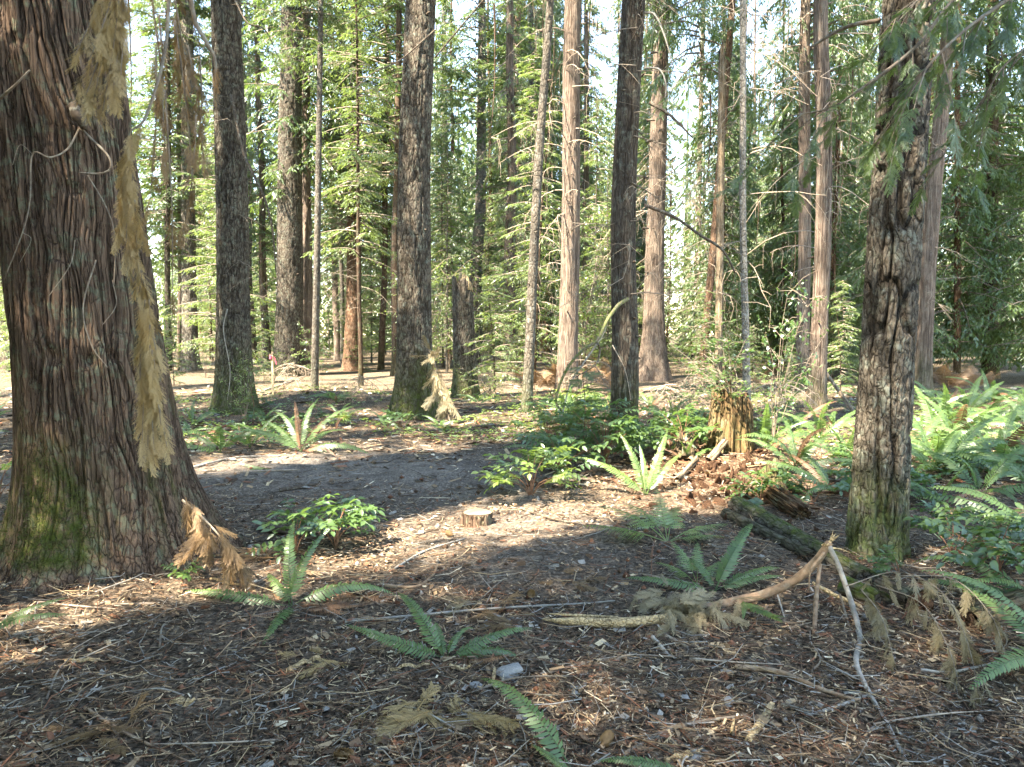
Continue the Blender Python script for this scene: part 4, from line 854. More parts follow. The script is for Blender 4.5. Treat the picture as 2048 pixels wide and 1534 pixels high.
grape('small three-leaved sprig at the foot of the huge cedar', G(365, 1168), 2, .09, .06, 'shrub', seed=6, ls=.6)
grape('glossy shrub right of the mossy log end', G(1800, 1165), 3, .14, .12, 'shrub', seed=7, ls=.7)
grape('shrubby greenery in front of the knobbly trunk', G(1210, 930), 18, .6, .6, 'shrub', seed=8, ls=1.2)
grape('bluish green shrub behind the lime green shrub', G(1120, 950), 16, .45, .5, 'shrub', seed=9, ls=1.1)
grape('leafy sprig at the foot of the central fir', G(800, 850), 4, .2, .2, 'shrub', seed=10)
grape('dark shrub at the left edge beside the huge cedar', G(-5, 1000), 8, .5, .3, 'shrub', seed=11, ls=1.2)
for k in range(14):
    grape('low leafy sprig among the right-hand ferns', G(gr.uniform(1500, 2060), gr.uniform(880, 1010)), 4, .22, .22, 'shrub', 'leafy sprigs among the right-hand ferns', 30 + k)
# fine-leaved bushes
BU = []
for k, (h, w, mk) in enumerate([(1.0, .55, 'shrub'), (1.0, .7, 'fol_young'), (1.0, .5, 'shrub_lime')]):
    a, b = bush_mesh(200 + k, h, w, 8, 620, .042); a = a.mesh('stem'); b = b.mesh('foliage'); a.materials.append(M['twig']); b.materials.append(M[mk]); BU.append((a, b))
def bush(label, loc, k, s, group=None, rz=0):
    r = thing('leafy_bush', label, 'bush', loc, group); inst('stem', BU[k][0], r, sc=s, rot=(0, 0, rz)); inst('foliage', BU[k][1], r, sc=s, rot=(0, 0, rz)); return r
bush('huckleberry bush sprouting from the top of the rotten stump', st_loc + Vector((.02, -.05, st_H - .22)), 0, (1.2, 1.2, .95))
bush('low sprawl of leaves over the front of the rotten stump', st_loc + Vector((-.1, -.12, st_H - .16)), 1, (.75, .75, .45), rz=2)
bush('fine-leaved shrub climbing the foot of the mossy fir', G(485, 846) + Vector((.10, -.15, 0)), 1, (.7, .7, 1.15), rz=2)
bush('green bush left of the leaning pole in front of dry bracken', G(985, 800), 1, (1.3, 1.3, .9), rz=1)
bush('tall thin bush right of the rotten stump', G(1545, 905), 0, (.9, .9, 1.6), rz=3)
bush('loose bush between knobbly trunk and rotten stump', G(1360, 860), 0, (1.1, 1.1, .8), rz=4)
for k in range(22):
    px = gr.uniform(300, 2050); py = gr.uniform(738, 775); bush('light bush on the sunny floor among the far trunks', G(px, py), [1, 2, 0][k % 3], (gr.uniform(.8, 1.8),) * 2 + (gr.uniform(.7, 1.6),), 'bushes among the far trunks', k)
for k in range(14):
    px, py = gr.uniform(1000, 1420), gr.uniform(790, 925)
    fern('dark fern in the tangle between leaning pole and rotten stump', G(px, py), rfronds(gr, gr.randint(5, 8), gr.uniform(.45, .8), (25, 75), .12), group='ferns in the central tangle', seed=200 + k)
for k in range(9):
    grape('leafy shrub in the tangle between leaning pole and rotten stump', G(gr.uniform(1020, 1400), gr.uniform(800, 930)), 7, .4, .4, gr.choice(['shrub', 'shrub', 'shrub_lime']), 'shrubs in the central tangle', 300 + k, 1.1)
for k in range(8):
    grape('small leafy plant beyond the trail at left', G(gr.uniform(360, 900), gr.uniform(815, 890)), 4, .2, .22, gr.choice(['shrub', 'shrub_lime']), 'small plants beyond the trail', 330 + k, .9)
BT = []
for k in range(2):
    me = droopy(340 + k, .15, 1.0, 26, .8).mesh('brush'); me.materials.append(M['deadtwig' if k else 'twig']); BT.append(me)
for k, (px, py, s, lab) in enumerate([(1190, 800, 1.1, 'tangle of dead brush at the foot of the pinkish cedar'), (1330, 830, .8, 'tangle of dead brush right of the knobbly trunk'), (955, 775, .8, 'tangle of dead twigs behind the mossy broken snag'), (590, 775, .9, 'tangle of dead twigs beside the survey stake'), (1400, 800, .9, 'dead brush at the foot of the tall bleached snag'), (1560, 830, .9, 'dead brush between rotten stump and cedar pair'), (1760, 830, .8, 'dead brush behind the near lichened fir'), (720, 800, .7, 'low tangle of twigs left of the central fir')]):
    o = inst('dead_brush', BT[k % 2], None, G(px, py), (0, 0, k * 1.7), (s, s, s * .8)); tag(o, lab, 'brush')
# cedar seedlings of green sprays
SP = {}
for mk in ('fol_cedar', 'cedar_dead', 'cedar_grey', 'cedar_brown'):
    SP[mk] = []
    for k in range(3): me = spray_mesh('spray', 400 + k + (0 if mk == 'fol_cedar' else 10), w=.016 if mk == 'fol_cedar' else .012, ang=.62 if mk == 'fol_cedar' else .45, wid=.42 if mk == 'fol_cedar' else .46); me.materials.append(M[mk]); SP[mk].append(me)
def point_rot(d, roll=0.0):
    return (Vector(d).to_track_quat('Y', 'Z') @ Quaternion((0, 1, 0), roll)).to_euler()
def seedling(label, loc, h, seed, n=16, L=.35):
    g = random.Random(seed); r = thing('cedar_seedling', label, 'seedling', loc); sm = MB(); tube(sm, [(0, 0, -.03), (.03, 0, h * .5), (-.02, .02, h)], [.008, .003], 8, 5); r = obj('stem', sm, M['redstem'], r)
    for i in range(n):
        z = h * (.12 + .86 * i / n); az = i * 2.4 + g.uniform(-.3, .3); d = (math.cos(az), math.sin(az), g.uniform(-.25, .35)); inst('spray', SP['fol_cedar'][i % 3], r, (0, 0, z), point_rot(d, g.uniform(-.6, .6)), L * (1.1 - .6 * z / h) * g.uniform(.8, 1.2))
seedling('green cedar seedling beside the knobbly trunk', G(1165, 905), 1.1, 1, 34, .50)
seedling('smaller cedar seedling right of the first beside knobbly trunk', G(1235, 900), .55, 2, 14, .34)
seedling('cedar seedling in front of the mossy fir foot', G(505, 850), .6, 3, 12, .3)
# thin green ground cover beyond the trail
gc = MB(); g = np.random.default_rng(8); n = 7600
Y = g.uniform(8.8, 18, n); X = g.uniform(-.75, .75, n) * Y; keep = (fbm(X * .55, Y * .55, 0, 91, 3) + .25 * smooth(2, 6, X) > .02) & (path_mask(X, Y) < .35); X, Y = X[keep], Y[keep]; n = len(X); h = g.uniform(.02, .13, n)
P0 = np.stack([X, Y, gz(X, Y)], -1)
for k in range(4):
    P = P0 + np.stack([g.normal(0, .03, n), g.normal(0, .03, n), h], -1); a = g.random(n) * 6.283; D = nrm(np.stack([np.cos(a), np.sin(a), g.normal(-.05, .25, n)], -1)); U = nrm(np.array([0, 0, 1.]) + g.normal(0, .35, (n, 3)))
    leaves(gc, P, D, nrm(np.cross(D, U)), g.uniform(.03, .075, n), g.uniform(.018, .04, n), np.clip(g.normal(.5, .25, n), 0, 1))
o = obj('ground_cover', gc, M['shrub_lime']); tag(o, 'sparse low green leaves covering the floor beyond the trail', 'ground cover', kind='stuff')
# ================================================================== LITTER
def palette(g, n, w):
    C = np.array([(.040, .027, .018), (.095, .060, .038), (.145, .098, .062), (.25, .17, .10), (.40, .30, .18), (.22, .20, .17), (.17, .078, .045), (.52, .43, .30)])
    i = g.choice(len(C), n, p=np.array(w) / sum(w)); return C[i] * g.uniform(.75, 1.45, (n, 1))
def scatter(g, n, d0, d1, half=.85, k=1.25):
    u = g.random(n); d = (d0 ** (1 - k) + u * (d1 ** (1 - k) - d0 ** (1 - k))) ** (1 / (1 - k)); x = g.uniform(-half, half, n) * (d + .6); return x, d
def litter():
    g = np.random.default_rng(21); lit = MB()
    # flat chips, bark flakes and needles
    for (n, d0, d1, L, w, pal, keepp) in [(62000, 1.9, 13, (.008, .042), (.0035, .010), [2.5, 4, 4.5, 4.5, 2.4, 2.2, 3, .9], .3), (70000, 1.9, 11, (.012, .065), (.0016, .0034), [1.5, 4, 5, 4.5, 2.4, 2.2, 4, .6], .4), (3500, 2.0, 8, (.025, .06), (.014, .03), [2.5, 4, 4, 3, 1.2, 2.5, 3, .4], .2), (9000, 7, 20, (.05, .16), (.012, .03), [1, 3, 4, 4, 2.5, 2, 3, .8], .4)]:
        x, y = scatter(g, n, d0, d1); pm = path_mask(x, y); k = (g.random(n) > pm * (1 - keepp)) & (g.random(n) < .45 + .75 * smooth(-.35, .3, fbm(x * 1.6, y * 1.6, 0, 95, 3))); x, y = x[k], y[k]; n = len(x)
        a = g.random(n) * 6.283 + .0; D = nrm(np.stack([np.cos(a), np.sin(a), g.normal(0, .16, n)], -1)); ll = g.uniform(*L, n) * (1 + .05 * y); ww = g.uniform(*w, n) * (1 + .12 * np.maximum(y - 3, 0))
        z = gz(x, y) + .016 * fbm(x * 5, y * 5, 0, 11, 3) + g.uniform(.002, .022, n)
        U = nrm(np.array([0, 0, 1.]) + g.normal(0, .35, (n, 3))); Wv = nrm(np.cross(D, U)); P = np.stack([x, y, z], -1)
        V = np.stack([P - D * ll[:, None] * .5 - Wv * ww[:, None] * .4, P - D * ll[:, None] * .45 + Wv * ww[:, None] * .5, P + D * ll[:, None] * .5 + Wv * ww[:, None] * .35, P + D * ll[:, None] * .46 - Wv * ww[:, None] * .5], 1).reshape(-1, 3)
        lit.add(V, None, np.arange(n)[:, None] * 4 + np.arange(4)[None], np.repeat(palette(g, n, pal), 4, 0))
    o = obj('needle_litter', lit, M['litter']); tag(o, 'needles, bark flakes and wood chips strewn over the floor', 'litter', kind='stuff')
    # little twigs, each a bent three-sided stick
    tw = MB(); n = 11500; x, y = scatter(g, n, 1.9, 14); k = g.random(n) > path_mask(x, y) * .7; x, y = x[k], y[k]; n = len(x)
    a = g.random(n) * 6.283; L = (.03 + .24 * g.random(n) ** 2.2) * (1 + .03 * y); r = g.uniform(.0012, .0034, n) * (1 + .08 * np.maximum(y - 3, 0)); b = g.normal(0, .5, n)
    pts = []
    for s in (-.5, 0., .5):
        aa = a + b * s; px = x + np.cos(aa) * L * s; py = y + np.sin(aa) * L * s; pz = gz(px, py) + .012 * fbm(px * 5, py * 5, 0, 11, 2) + .012 + g.uniform(0, .02, n) + (g.uniform(0, .06, n) * L * 3 if s > 0 else 0); pts.append(np.stack([px, py, pz], -1))
    V = []
    for i in range(3):
        rr = r * (1.0, .85, .5)[i]
        for j in range(3):
            t = j * 2.094; off = np.stack([-np.sin(a) * np.cos(t), np.cos(a) * np.cos(t), np.sin(t) + 0 * a], -1) * rr[:, None]; V.append(pts[i] + off)
    V = np.stack(V, 1).reshape(-1, 3); q = []
    for i in range(2):
        for j in range(3): q.append([i * 3 + j, i * 3 + (j + 1) % 3, i * 3 + 3 + (j + 1) % 3, i * 3 + 3 + j])
    q = (np.arange(n)[:, None, None] * 9 + np.array(q)[None]).reshape(-1, 4)
    tw.add(V, None, q, np.repeat(palette(g, n, [3, 4, 4, 3, 1.0, 4, 2, .3]), 9, 0))
    o = obj('twig_litter', tw, M['litter']); tag(o, 'thin grey and brown twigs lying all over the floor', 'twigs', kind='stuff')
    # clods and crumbs of soil
    cl = MB(); n = 2600; x, y = scatter(g, n, 2, 13); s = g.uniform(.005, .02, n) * (1 + .1 * np.maximum(y - 3, 0))
    ico = nrm(np.array([(1, 0, 0), (-1, 0, 0), (0, 1, 0), (0, -1, 0), (0, 0, 1), (0, 0, -1.)])); f = np.array([(0, 2, 4), (2, 1, 4), (1, 3, 4), (3, 0, 4), (2, 0, 5), (1, 2, 5), (3, 1, 5), (0, 3, 5)])
    V = np.stack([x, y, gz(x, y) + .004], -1)[:, None, :] + ico[None] * s[:, None, None] * g.uniform(.6, 1.4, (n, 6, 1)); cl.add(V.reshape(-1, 3), (np.arange(n)[:, None, None] * 6 + f[None]).reshape(-1, 3), None, np.repeat(palette(g, n, [4, 4, 3, 1, .3, 1.5, 3, .1]), 6, 0))
    o = obj('soil_crumbs', cl, M['litter']); tag(o, 'dark clods and crumbs of soil on the floor', 'soil', kind='stuff')
litter()

# ================================================================== LOGS, BRANCHES AND OTHER SINGLE THINGS
def V3(px, py, Y): return at(px, py, Y)
def log(label, a, b, r, mat, kind, seed, moss=(0, 1), amp=.012, na=72, jag=.02, name='fallen_log', taper=.15, cat='log', mossside=None, endmat=None):
    """trunk section laid from a to b (centre line)"""
    a, b = Vector(a), Vector(b); d = b - a; H = d.length; root = thing(name, label, cat, a); rot = d.to_track_quat('Z', 'Y')
    up = rot.inverted() @ Vector((0, 0, 1)); md = math.atan2(up.y, up.x)
    mb = MB(); V, _, _ = trunk(mb, H, lambda z: r * (1.05 - taper * z / H), (0, 0), na, np.arange(0, H, max(.012, r * .12)), kind, amp, seed, (moss[0], 1e3) if moss[0] else (0, 1), 1.6, .02, (0, 4), jag=jag, z_lo=0, mossdir=md + (mossside or 0) if moss[0] else None)
    o = obj('bark', mb, mat, root); o.rotation_euler = rot.to_euler()
    if True:
        e = MB(); t = np.linspace(0, 2 * np.pi, 24, endpoint=False); gg = np.random.default_rng(seed); rr = r * gg.uniform(.94, 1.03, 24)
        e.add(np.vstack([[0, 0, .015], np.stack([rr * np.cos(t), rr * np.sin(t), 0 * t - .004], -1)]), [(0, 1 + (i + 1) % 24, 1 + i) for i in range(24)], None, np.vstack([[.2] * 3, np.full((24, 3), .55)])); oe = obj('broken_end', e, endmat or M['cedar'], root); oe.rotation_euler = rot.to_euler()
    return root
def gl(px, py, h=0.0): p = on_ground(px, py); return p + Vector((0, 0, h))
log('long mossy log lying towards the near fir', gl(1475, 1018, .025), gl(1735, 1172, .015), .082, M['fir'], 'fir', 71, (1.0, 1), .010, mossside=-.7)
log('thinner grey log lying alongside the mossy log', gl(1452, 1035, .03), gl(1625, 1125, .035), .045, M['fir'], 'grey', 72, (.25, 1), .006, 40)
log('short moss-topped log end in front of the near fir', gl(1690, 1185, .03), gl(1765, 1215, .03), .06, M['fir'], 'fir', 73, (1.3, 1), .008, 48)
log('dark log with a red rotten core facing the camera', gl(1838, 1222, .025), gl(1765, 1180, .0), .082, M['cedar'], 'fir', 74, (.2, 1), .012, 60, endmat=M['rotheap'])
log('dark log under the ferns at the right edge', gl(1930, 1255, .01), gl(2130, 1215, .08), .085, M['cedar'], 'cedar', 75, (.3, 1), .02, 64)
log('crumbling orange rotten log chunk behind the mossy log', gl(1545, 1000, .07), gl(1606, 1040, .06), .075, M['rotwood'], 'cedar', 76, (0, 1), .05, 60, jag=.03, endmat=M['rotheap'])
log('upright charred wood chunk behind the orange chunk', gl(1552, 1000, -.03), gl(1548, 965, .12), .10, M['cedar'], 'cedar', 77, (.6, 1), .05, 60, jag=.05, name='wood_chunk')
log('dark burnt stub left of the rotten stump', gl(1372, 920, -.03), gl(1374, 905, .14), .11, M['cedar'], 'cedar', 78, (.2, 1), .06, 50, jag=.06, name='burnt_stub', cat='stump')
log('pale pinkish fallen stick across the trail edge behind the shrub', gl(515, 1062, .025), gl(660, 1078, .015), .033, M['cedar_red'], 'cedar', 79, (0, 1), .008, 36, jag=.02)
log('leaning bleached pole against the cedar pair', gl(1712, 835, .03), V3(1650, 742, gl(1655, 800).y), .035, M['deadwood'], 'cedar', 80, (0, 1), .006, 28, name='leaning_pole', cat='pole')
log('grey weathered slab leaning on the rotten stump', gl(1418, 925, .02), V3(1452, 880, gl(1448, 905).y - .05), .035, M['deadwood'], 'cedar', 81, (0, 1), .02, 28, name='wood_slab', cat='wood')
log('pale weathered root on the sunlit mound', gl(1355, 965, .02), gl(1395, 925, .05), .030, M['deadwood'], 'cedar', 82, (0, 1), .012, 28, name='root', cat='root')
# chunks of red rot on the heap
g = np.random.default_rng(31)
def chunk(s, seed, flat=.7):
    gg = np.random.default_rng(seed); n = 6; mb = MB(); u = np.linspace(0, np.pi, 9); t = np.arange(12) * 2 * np.pi / 12; U, T = np.meshgrid(u, t, indexing='ij')
    P = np.stack([np.sin(U) * np.cos(T), np.sin(U) * np.sin(T), np.cos(U)], -1); R = 1 + .55 * fbm(P[..., 0] * 1.7, P[..., 1] * 1.7, P[..., 2] * 1.7, seed, 3); V = P * R[..., None] * np.array([1, .75, flat])
    i = np.arange(8)[:, None] * 12; j = np.arange(12)[None]; j2 = (j + 1) % 12; h = np.clip(R - .5, 0, 1)
    mb.add(V.reshape(-1, 3), None, np.stack([i + j, i + 12 + j, i + 12 + j2, i + j2], -1).reshape(-1, 4), np.repeat(h.reshape(-1, 1), 3, 1)); return mb.mesh('chunk')
CH = [chunk(1, 500 + k) for k in range(4)]
for c in CH: c.materials.append(M['rotheap'])
heap = thing('rotted_wood_heap', 'heap of crumbled red-brown rotten wood below the old stump', 'wood heap', G(1440, 950))
for k in range(240):
    px = g.normal(1465, 85); py = g.normal(962, 38); p = G(px, max(905, py)); s = g.uniform(.015, .055); inst('chunk', CH[k % 4], heap, p - heap.location, tuple(g.uniform(0, 6, 3)), (s * g.uniform(.8, 2.2), s * g.uniform(.6, 1.2), s * g.uniform(.25, .6)))
# stones, cones, chips
ST_ = [chunk(1, 520 + k, .6) for k in range(3)]
for c in ST_: c.materials.clear(); c.materials.append(M['stone'])
for k, (px, py, s, sc, lab) in enumerate([(1020, 1350, .055, (1, 1.5, .8), 'whitish frosted wood block standing by the dark frond'), (1458, 1408, .03, (1.3, 1, .7), 'round grey stone in the right foreground'), (1325, 1395, .018, (1.2, 1, .7), 'small grey pebble left of the round stone'), (1370, 1398, .02, (1, 1, .8), 'dull brownish pebble beside the round stone'), (950, 1375, .03, (1, 1, .8), 'dark pebble behind the drooping frond'), (1390, 1522, .028, (.8, 1.4, .7), 'pale flat stone at the bottom edge'), (1150, 1392, .022, (1.5, 1, .6), 'flat grey pebble near the drooping frond'), (368, 1412, .028, (1.4, 1, .5), 'flat pale chip of stone in the left foreground'), (652, 1420, .018, (1, 1, .7), 'little round pebble below the small fern')]):
    o = inst('stone', ST_[k % 3], None, gl(px, py, s * .3), (0, 0, g.uniform(0, 6)), tuple(s * q for q in sc)); tag(o, lab, 'stone')
def cone_mesh():
    mb = MB(); gg = np.random.default_rng(2); n = 90; i = np.arange(n); z = i / n; a = i * 2.4; r = .36 * np.sin(np.pi * (.12 + .84 * z)) ** .8
    P = np.stack([r * .5 * np.cos(a), r * .5 * np.sin(a), z], -1); D = nrm(np.stack([np.cos(a), np.sin(a), .8 + 0 * a], -1)); leaves(mb, P, D, nrm(np.stack([-np.sin(a), np.cos(a), 0 * a], -1)), .26, .2, gg.uniform(.2, .8, n), .65)
    tube(mb, [(0, 0, 0), (0, 0, .5), (0, 0, .95)], [.08, .2, .05], 6, 8); return mb.mesh('fir_cone')
CM = cone_mesh(); CM.materials.append(M['cedar_brown'])
for k, (px, py, lab) in enumerate([(1062, 1190, 'brown fir cone on the duff in the middle'), (668, 1518, 'fir cone near the bottom edge left of centre'), (1205, 1500, 'fir cone on the litter right of the drooping frond'), (905, 1075, 'fir cone below the small sawn stump')]):
    o = inst('fir_cone', CM, None, gl(px, py, .018), (1.45, .1, k * 1.3), .065); tag(o, lab, 'cone')
def sliver(label, px, py, px2, py2, w, mat='splitwood', th=.012, h=.015):
    a, b = gl(px, py, h), gl(px2, py2, h); c = (a + b) / 2; d = (b - a); L = d.length; d.normalize(); s = d.cross(Vector((0, 0, 1))).normalized(); u = s.cross(d); gg = np.random.default_rng(int(px + py)); n = 7; mb = MB(); V = []
    for i in range(n):
        t = i / (n - 1); ww = w * (.35 + .65 * math.sin(math.pi * (.15 + .7 * t))) * gg.uniform(.8, 1.15); q = (a + (b - a) * t) - c + u * .006 * gg.normal()
        V += [tuple(q - s * ww / 2), tuple(q - s * ww * .3 + u * th), tuple(q + s * ww * .35 + u * th * .8), tuple(q + s * ww / 2)]
    q = []
    for i in range(n - 1): q += [(i * 4 + j, i * 4 + j + 1, i * 4 + 5 + j, i * 4 + 4 + j) for j in range(3)] + [(i * 4 + 3, i * 4, i * 4 + 4, i * 4 + 7)]
    q += [(3, 2, 1, 0), (n * 4 - 4, n * 4 - 3, n * 4 - 2, n * 4 - 1)]
    mb.add(V, None, q, np.repeat(gg.uniform(.35, .9, (n * 4, 1)), 3, 1)); o = obj('wood_sliver', mb.mesh('wood_sliver', False), M[mat]); o.location = c; tag(o, label, 'wood chip'); return o
for a in [('long pale wood sliver in the right foreground', 1495, 1492, 1545, 1412, .035), ('pale split wood strip near the bottom edge', 1330, 1530, 1400, 1515, .03), ('short blond splinter right of the long sliver', 1468, 1450, 1462, 1478, .014), ('thin pale strip left of the small fern', 860, 1335, 780, 1345, .016), ('pale strip lying in front of the small fern', 900, 1340, 940, 1347, .018), ('blond bark strip below the rusty dead fern', 575, 1345, 640, 1325, .03), ('weathered strip left of the splayed fern', 480, 1175, 420, 1165, .014), ('straw-coloured strip along the bottom left', 130, 1330, 200, 1325, .016), ('pale wood scrap left of the frosted block', 990, 1345, 985, 1372, .016), ('orange bark strip beyond the trail', 985, 848, 1050, 852, .05), ('pale splinter right of the orange bark strip', 935, 852, 905, 858, .03), ('broad pale bark flake in the left foreground', 345, 1405, 385, 1415, .05)]:
    sliver(*a)
# ---- the broken branch in the right foreground
bb = thing('broken_branch', 'broken cedar branch with split pale butt and raised splintered tip', 'branch', gl(1330, 1235))
def bp(L): return [V3(*q) for q in L]
poly('limb', bp([(1325, 1240, 3.78), (1385, 1222, 3.85), (1450, 1208, 3.92), (1530, 1188, 3.95), (1590, 1160, 3.95), (1630, 1125, 3.93), (1660, 1085, 3.9)]), [.022, .026, .027, .026, .024, .024, .018], M['barkybranch'], bb, 50, 12, .18, 3)
sp = MB(); A = np.array([gl(1085, 1252, .035), gl(1150, 1256, .035), gl(1230, 1258, .032), gl(1300, 1252, .03), gl(1345, 1242, .03)]) - np.array(bb.location)
tube(sp, A, [.004, .022, .028, .024, .02], 30, 7, (.75,) * 3, .45, 5); tube(sp, A[:3] + np.array([0.02, .03, .02]), [.002, .008, .004], 12, 5, (.85,) * 3, .3, 6); obj('split_butt', sp, M['splitwood'], bb)
spl = MB(); tip = np.array(V3(1660, 1085, 3.9) - bb.location); gg = np.random.default_rng(9)
for k in range(11):
    d = nrm(np.array([.35, -.05, .8]) + gg.normal(0, .35, 3)); tube(spl, [tip - d * .03 + gg.normal(0, .008, 3), tip + d * gg.uniform(.03, .075)], [.006, .001], 4, 4, (.8,) * 3)
tube(spl, [tip + np.array([0, 0, -.03]), tip + np.array([.05, -.02, -.03]), tip + np.array([.10, -.03, -.05])], [.006, .001], 5, 4, (.9,) * 3)
obj('splinters', spl, M['splitwood'], bb)['kind'] = 'stuff'
poly('limb', bp([(1658, 1092, 3.9), (1680, 1140, 3.86), (1706, 1215, 3.70), (1720, 1275, 3.46), (1712, 1325, 3.20), (1738, 1385, 2.94), (1775, 1450, 2.70), (1800, 1500, 2.54), (1830, 1560, 2.38)]), [.016, .014, .014, .013, .013, .010, .009, .008, .006], M['greybranch'], bb, 60, 9, .12, 4)
poly('twig', bp([(1712, 1325, 3.2), (1692, 1350, 3.12), (1675, 1372, 3.02)]), [.009, .007, .003], M['splitwood'], bb, 12, 7, .2, 5)
poly('twig', bp([(1640, 1128, 3.93), (1632, 1200, 3.75), (1628, 1285, 3.48)]), [.010, .012, .011], M['barkybranch'], bb, 16, 8, .25, 6)
poly('twig', bp([(1648, 1105, 3.88), (1622, 1140, 3.85), (1618, 1180, 3.84)]), [.008, .006, .003], M['barkybranch'], bb, 12, 7, .2, 7)
poly('twig', bp([(1625, 1165, 3.92), (1660, 1185, 3.88), (1722, 1212, 3.85)]), [.008, .012, .009], M['splitwood'], bb, 16, 7, .3, 8)
poly('twig', bp([(1680, 1190, 3.86), (1710, 1290, 3.45), (1735, 1345, 3.18)]), [.006, .005, .003], M['twig'], bb, 14, 6, .2, 9)
poly('twig', bp([(1555, 1190, 3.92), (1575, 1250, 3.65), (1608, 1315, 3.3)]), [.005, .004, .003], M['greybranch'], bb, 14, 6, .2, 10)
# withered sprays hanging from the limb and the thin drooping sprays right of it
gr = random.Random(9)
for k in range(60):
    px = gr.gauss(1370, 42); p = gl(px, gr.uniform(1215, 1262), gr.uniform(.02, .12)); d = (gr.uniform(-.8, .6), gr.uniform(-.9, .3), gr.uniform(-.55, .1))
    inst('spray', SP['cedar_grey'][k % 3], bb, p - bb.location, point_rot(d, gr.uniform(-1, 1)), gr.uniform(.10, .22))
for j, L in enumerate([[(1690, 1232, .16), (1790, 1225, .22), (1880, 1262, .20), (1930, 1340, .14), (1962, 1430, .04)], [(1750, 1238, .18), (1840, 1270, .16), (1895, 1340, .10), (1920, 1400, .04)], [(1790, 1225, .20), (1900, 1240, .22), (1975, 1290, .16), (2010, 1345, .08)], [(1720, 1235, .15), (1760, 1280, .12), (1790, 1350, .05)]]):
    pts = [gl(*q) for q in L]; st = poly('twig', pts, [.0032, .0025, .001], M['twig'], bb, 26, 6, .15, 11 + j); C = catmull([tuple(p) for p in pts], 40)
    for k in range(18):
        i = int(39 * (.12 + .88 * (k + gr.random()) / 18)); d = (gr.uniform(-.5, .6), gr.uniform(-.6, .3), gr.uniform(-1, -.2)); inst('spray', SP['cedar_grey'][k % 3], st, Vector(C[min(i, 39)]) - bb.location, point_rot(d, gr.uniform(-1, 1)), gr.uniform(.07, .15))
# ---- sticks one can tell apart: (label, polyline px, radius, material)
STK = [
 ('long thin stick crossing the middle foreground', [(690, 1248), (860, 1232), (1000, 1220), (1150, 1212), (1230, 1205)], .007, 'greybranch'),
 ('stick lying left of the mossy log pointing at the sawn stump', [(1040, 1020), (1100, 1040), (1160, 1052)], .012, 'darktwig'),
 ('curved stick at the trail end below the glossy shrub', [(770, 1175), (830, 1178), (865, 1155), (875, 1135)], .010, 'barkybranch'),
 ('thin dark stick slanting down to the sawn stump', [(690, 1110), (820, 1075), (920, 1050)], .007, 'darktwig'),
 ('long dark stick lying in front of the broken branch', [(1470, 1340), (1560, 1352), (1640, 1385), (1720, 1410)], .013, 'barkybranch'),
 ('thin branch running to the bottom right corner', [(1610, 1440), (1700, 1410), (1760, 1385)], .008, 'greybranch'),
 ('curved stick in the lower middle right', [(1250, 1515), (1330, 1470), (1400, 1450), (1470, 1440)], .009, 'twig'),
 ('slender curved twig in the bottom left', [(170, 1420), (240, 1465), (310, 1500), (380, 1530)], .006, 'barkybranch'),
 ('long pale twig at the foot of the huge cedar', [(78, 1207), (150, 1215), (240, 1222)], .005, 'deadtwig'),
 ('pale stick lying right of the huge cedar foot', [(225, 1213), (320, 1210)], .007, 'deadtwig'),
 ('stick lying on bare soil beside the huge cedar', [(375, 940), (470, 918), (560, 915)], .014, 'greybranch'),
 ('second stick on bare soil below the fallen fern', [(480, 946), (600, 942)], .012, 'deadtwig'),
 ('stub of bark-covered wood on the bare soil', [(560, 985), (600, 978), (640, 972)], .022, 'darktwig'),
 ('short barkless stick end under the withered sprays', [(1305, 1280), (1338, 1318)], .011, 'greybranch'),
 ('second short stick end under the withered sprays', [(1330, 1278), (1375, 1300)], .012, 'twig'),
 ('forked grey stick lying among the twigs at centre', [(790, 1140), (840, 1110), (880, 1095), (930, 1080)], .008, 'greybranch'),
 ('pale stick behind the broken branch', [(1285, 1152), (1350, 1165), (1400, 1172)], .007, 'deadtwig'),
 ('upright reddish stem standing left of the large pale frond', [(1310, 1075), (1304, 1110), (1302, 1165)], .006, 'redstem'),
 ('stick under the near fir at the right', [(1700, 1165), (1790, 1185), (1880, 1178)], .010, 'twig'),
 ('grey stick right of the near fir base', [(1850, 1130), (1880, 1105), (1940, 1090)], .010, 'greybranch'),
 ('dark branch on the floor at the right bottom', [(1560, 1415), (1640, 1440), (1720, 1480)], .010, 'darktwig'),
 ('thin grey branch on the floor below the dead sprays', [(1840, 1345), (1900, 1350), (1990, 1330)], .008, 'greybranch'),
 ('bleached branch arching between the snag and the leaning pole', [(965, 790), (1000, 768), (1040, 775)], .020, 'greybranch'),
 ('small bleached branch on the dirt heap by the stake', [(530, 782), (580, 765), (612, 752)], .022, 'greybranch'),
 ('stick left of the long dark stick', [(1100, 1350), (1170, 1330), (1240, 1325)], .006, 'twig'),
 ('thin stick in the lower left litter', [(20, 1275), (70, 1262), (110, 1255)], .006, 'deadtwig')]
gr = random.Random(12)
for k, (lab, L, r, mk) in enumerate(STK):
    pts = [gl(px, py, r * .8 + .006) for px, py in L]; root = pts[0]; b = MB(); P = [tuple(p - root) for p in pts]
    tube(b, P, [r, r * .9, r * .55], 26, 7, (1, 1, 1), .25, k)
    o = obj('fallen_stick', b, M[mk]); o.location = root; tag(o, lab, 'stick')
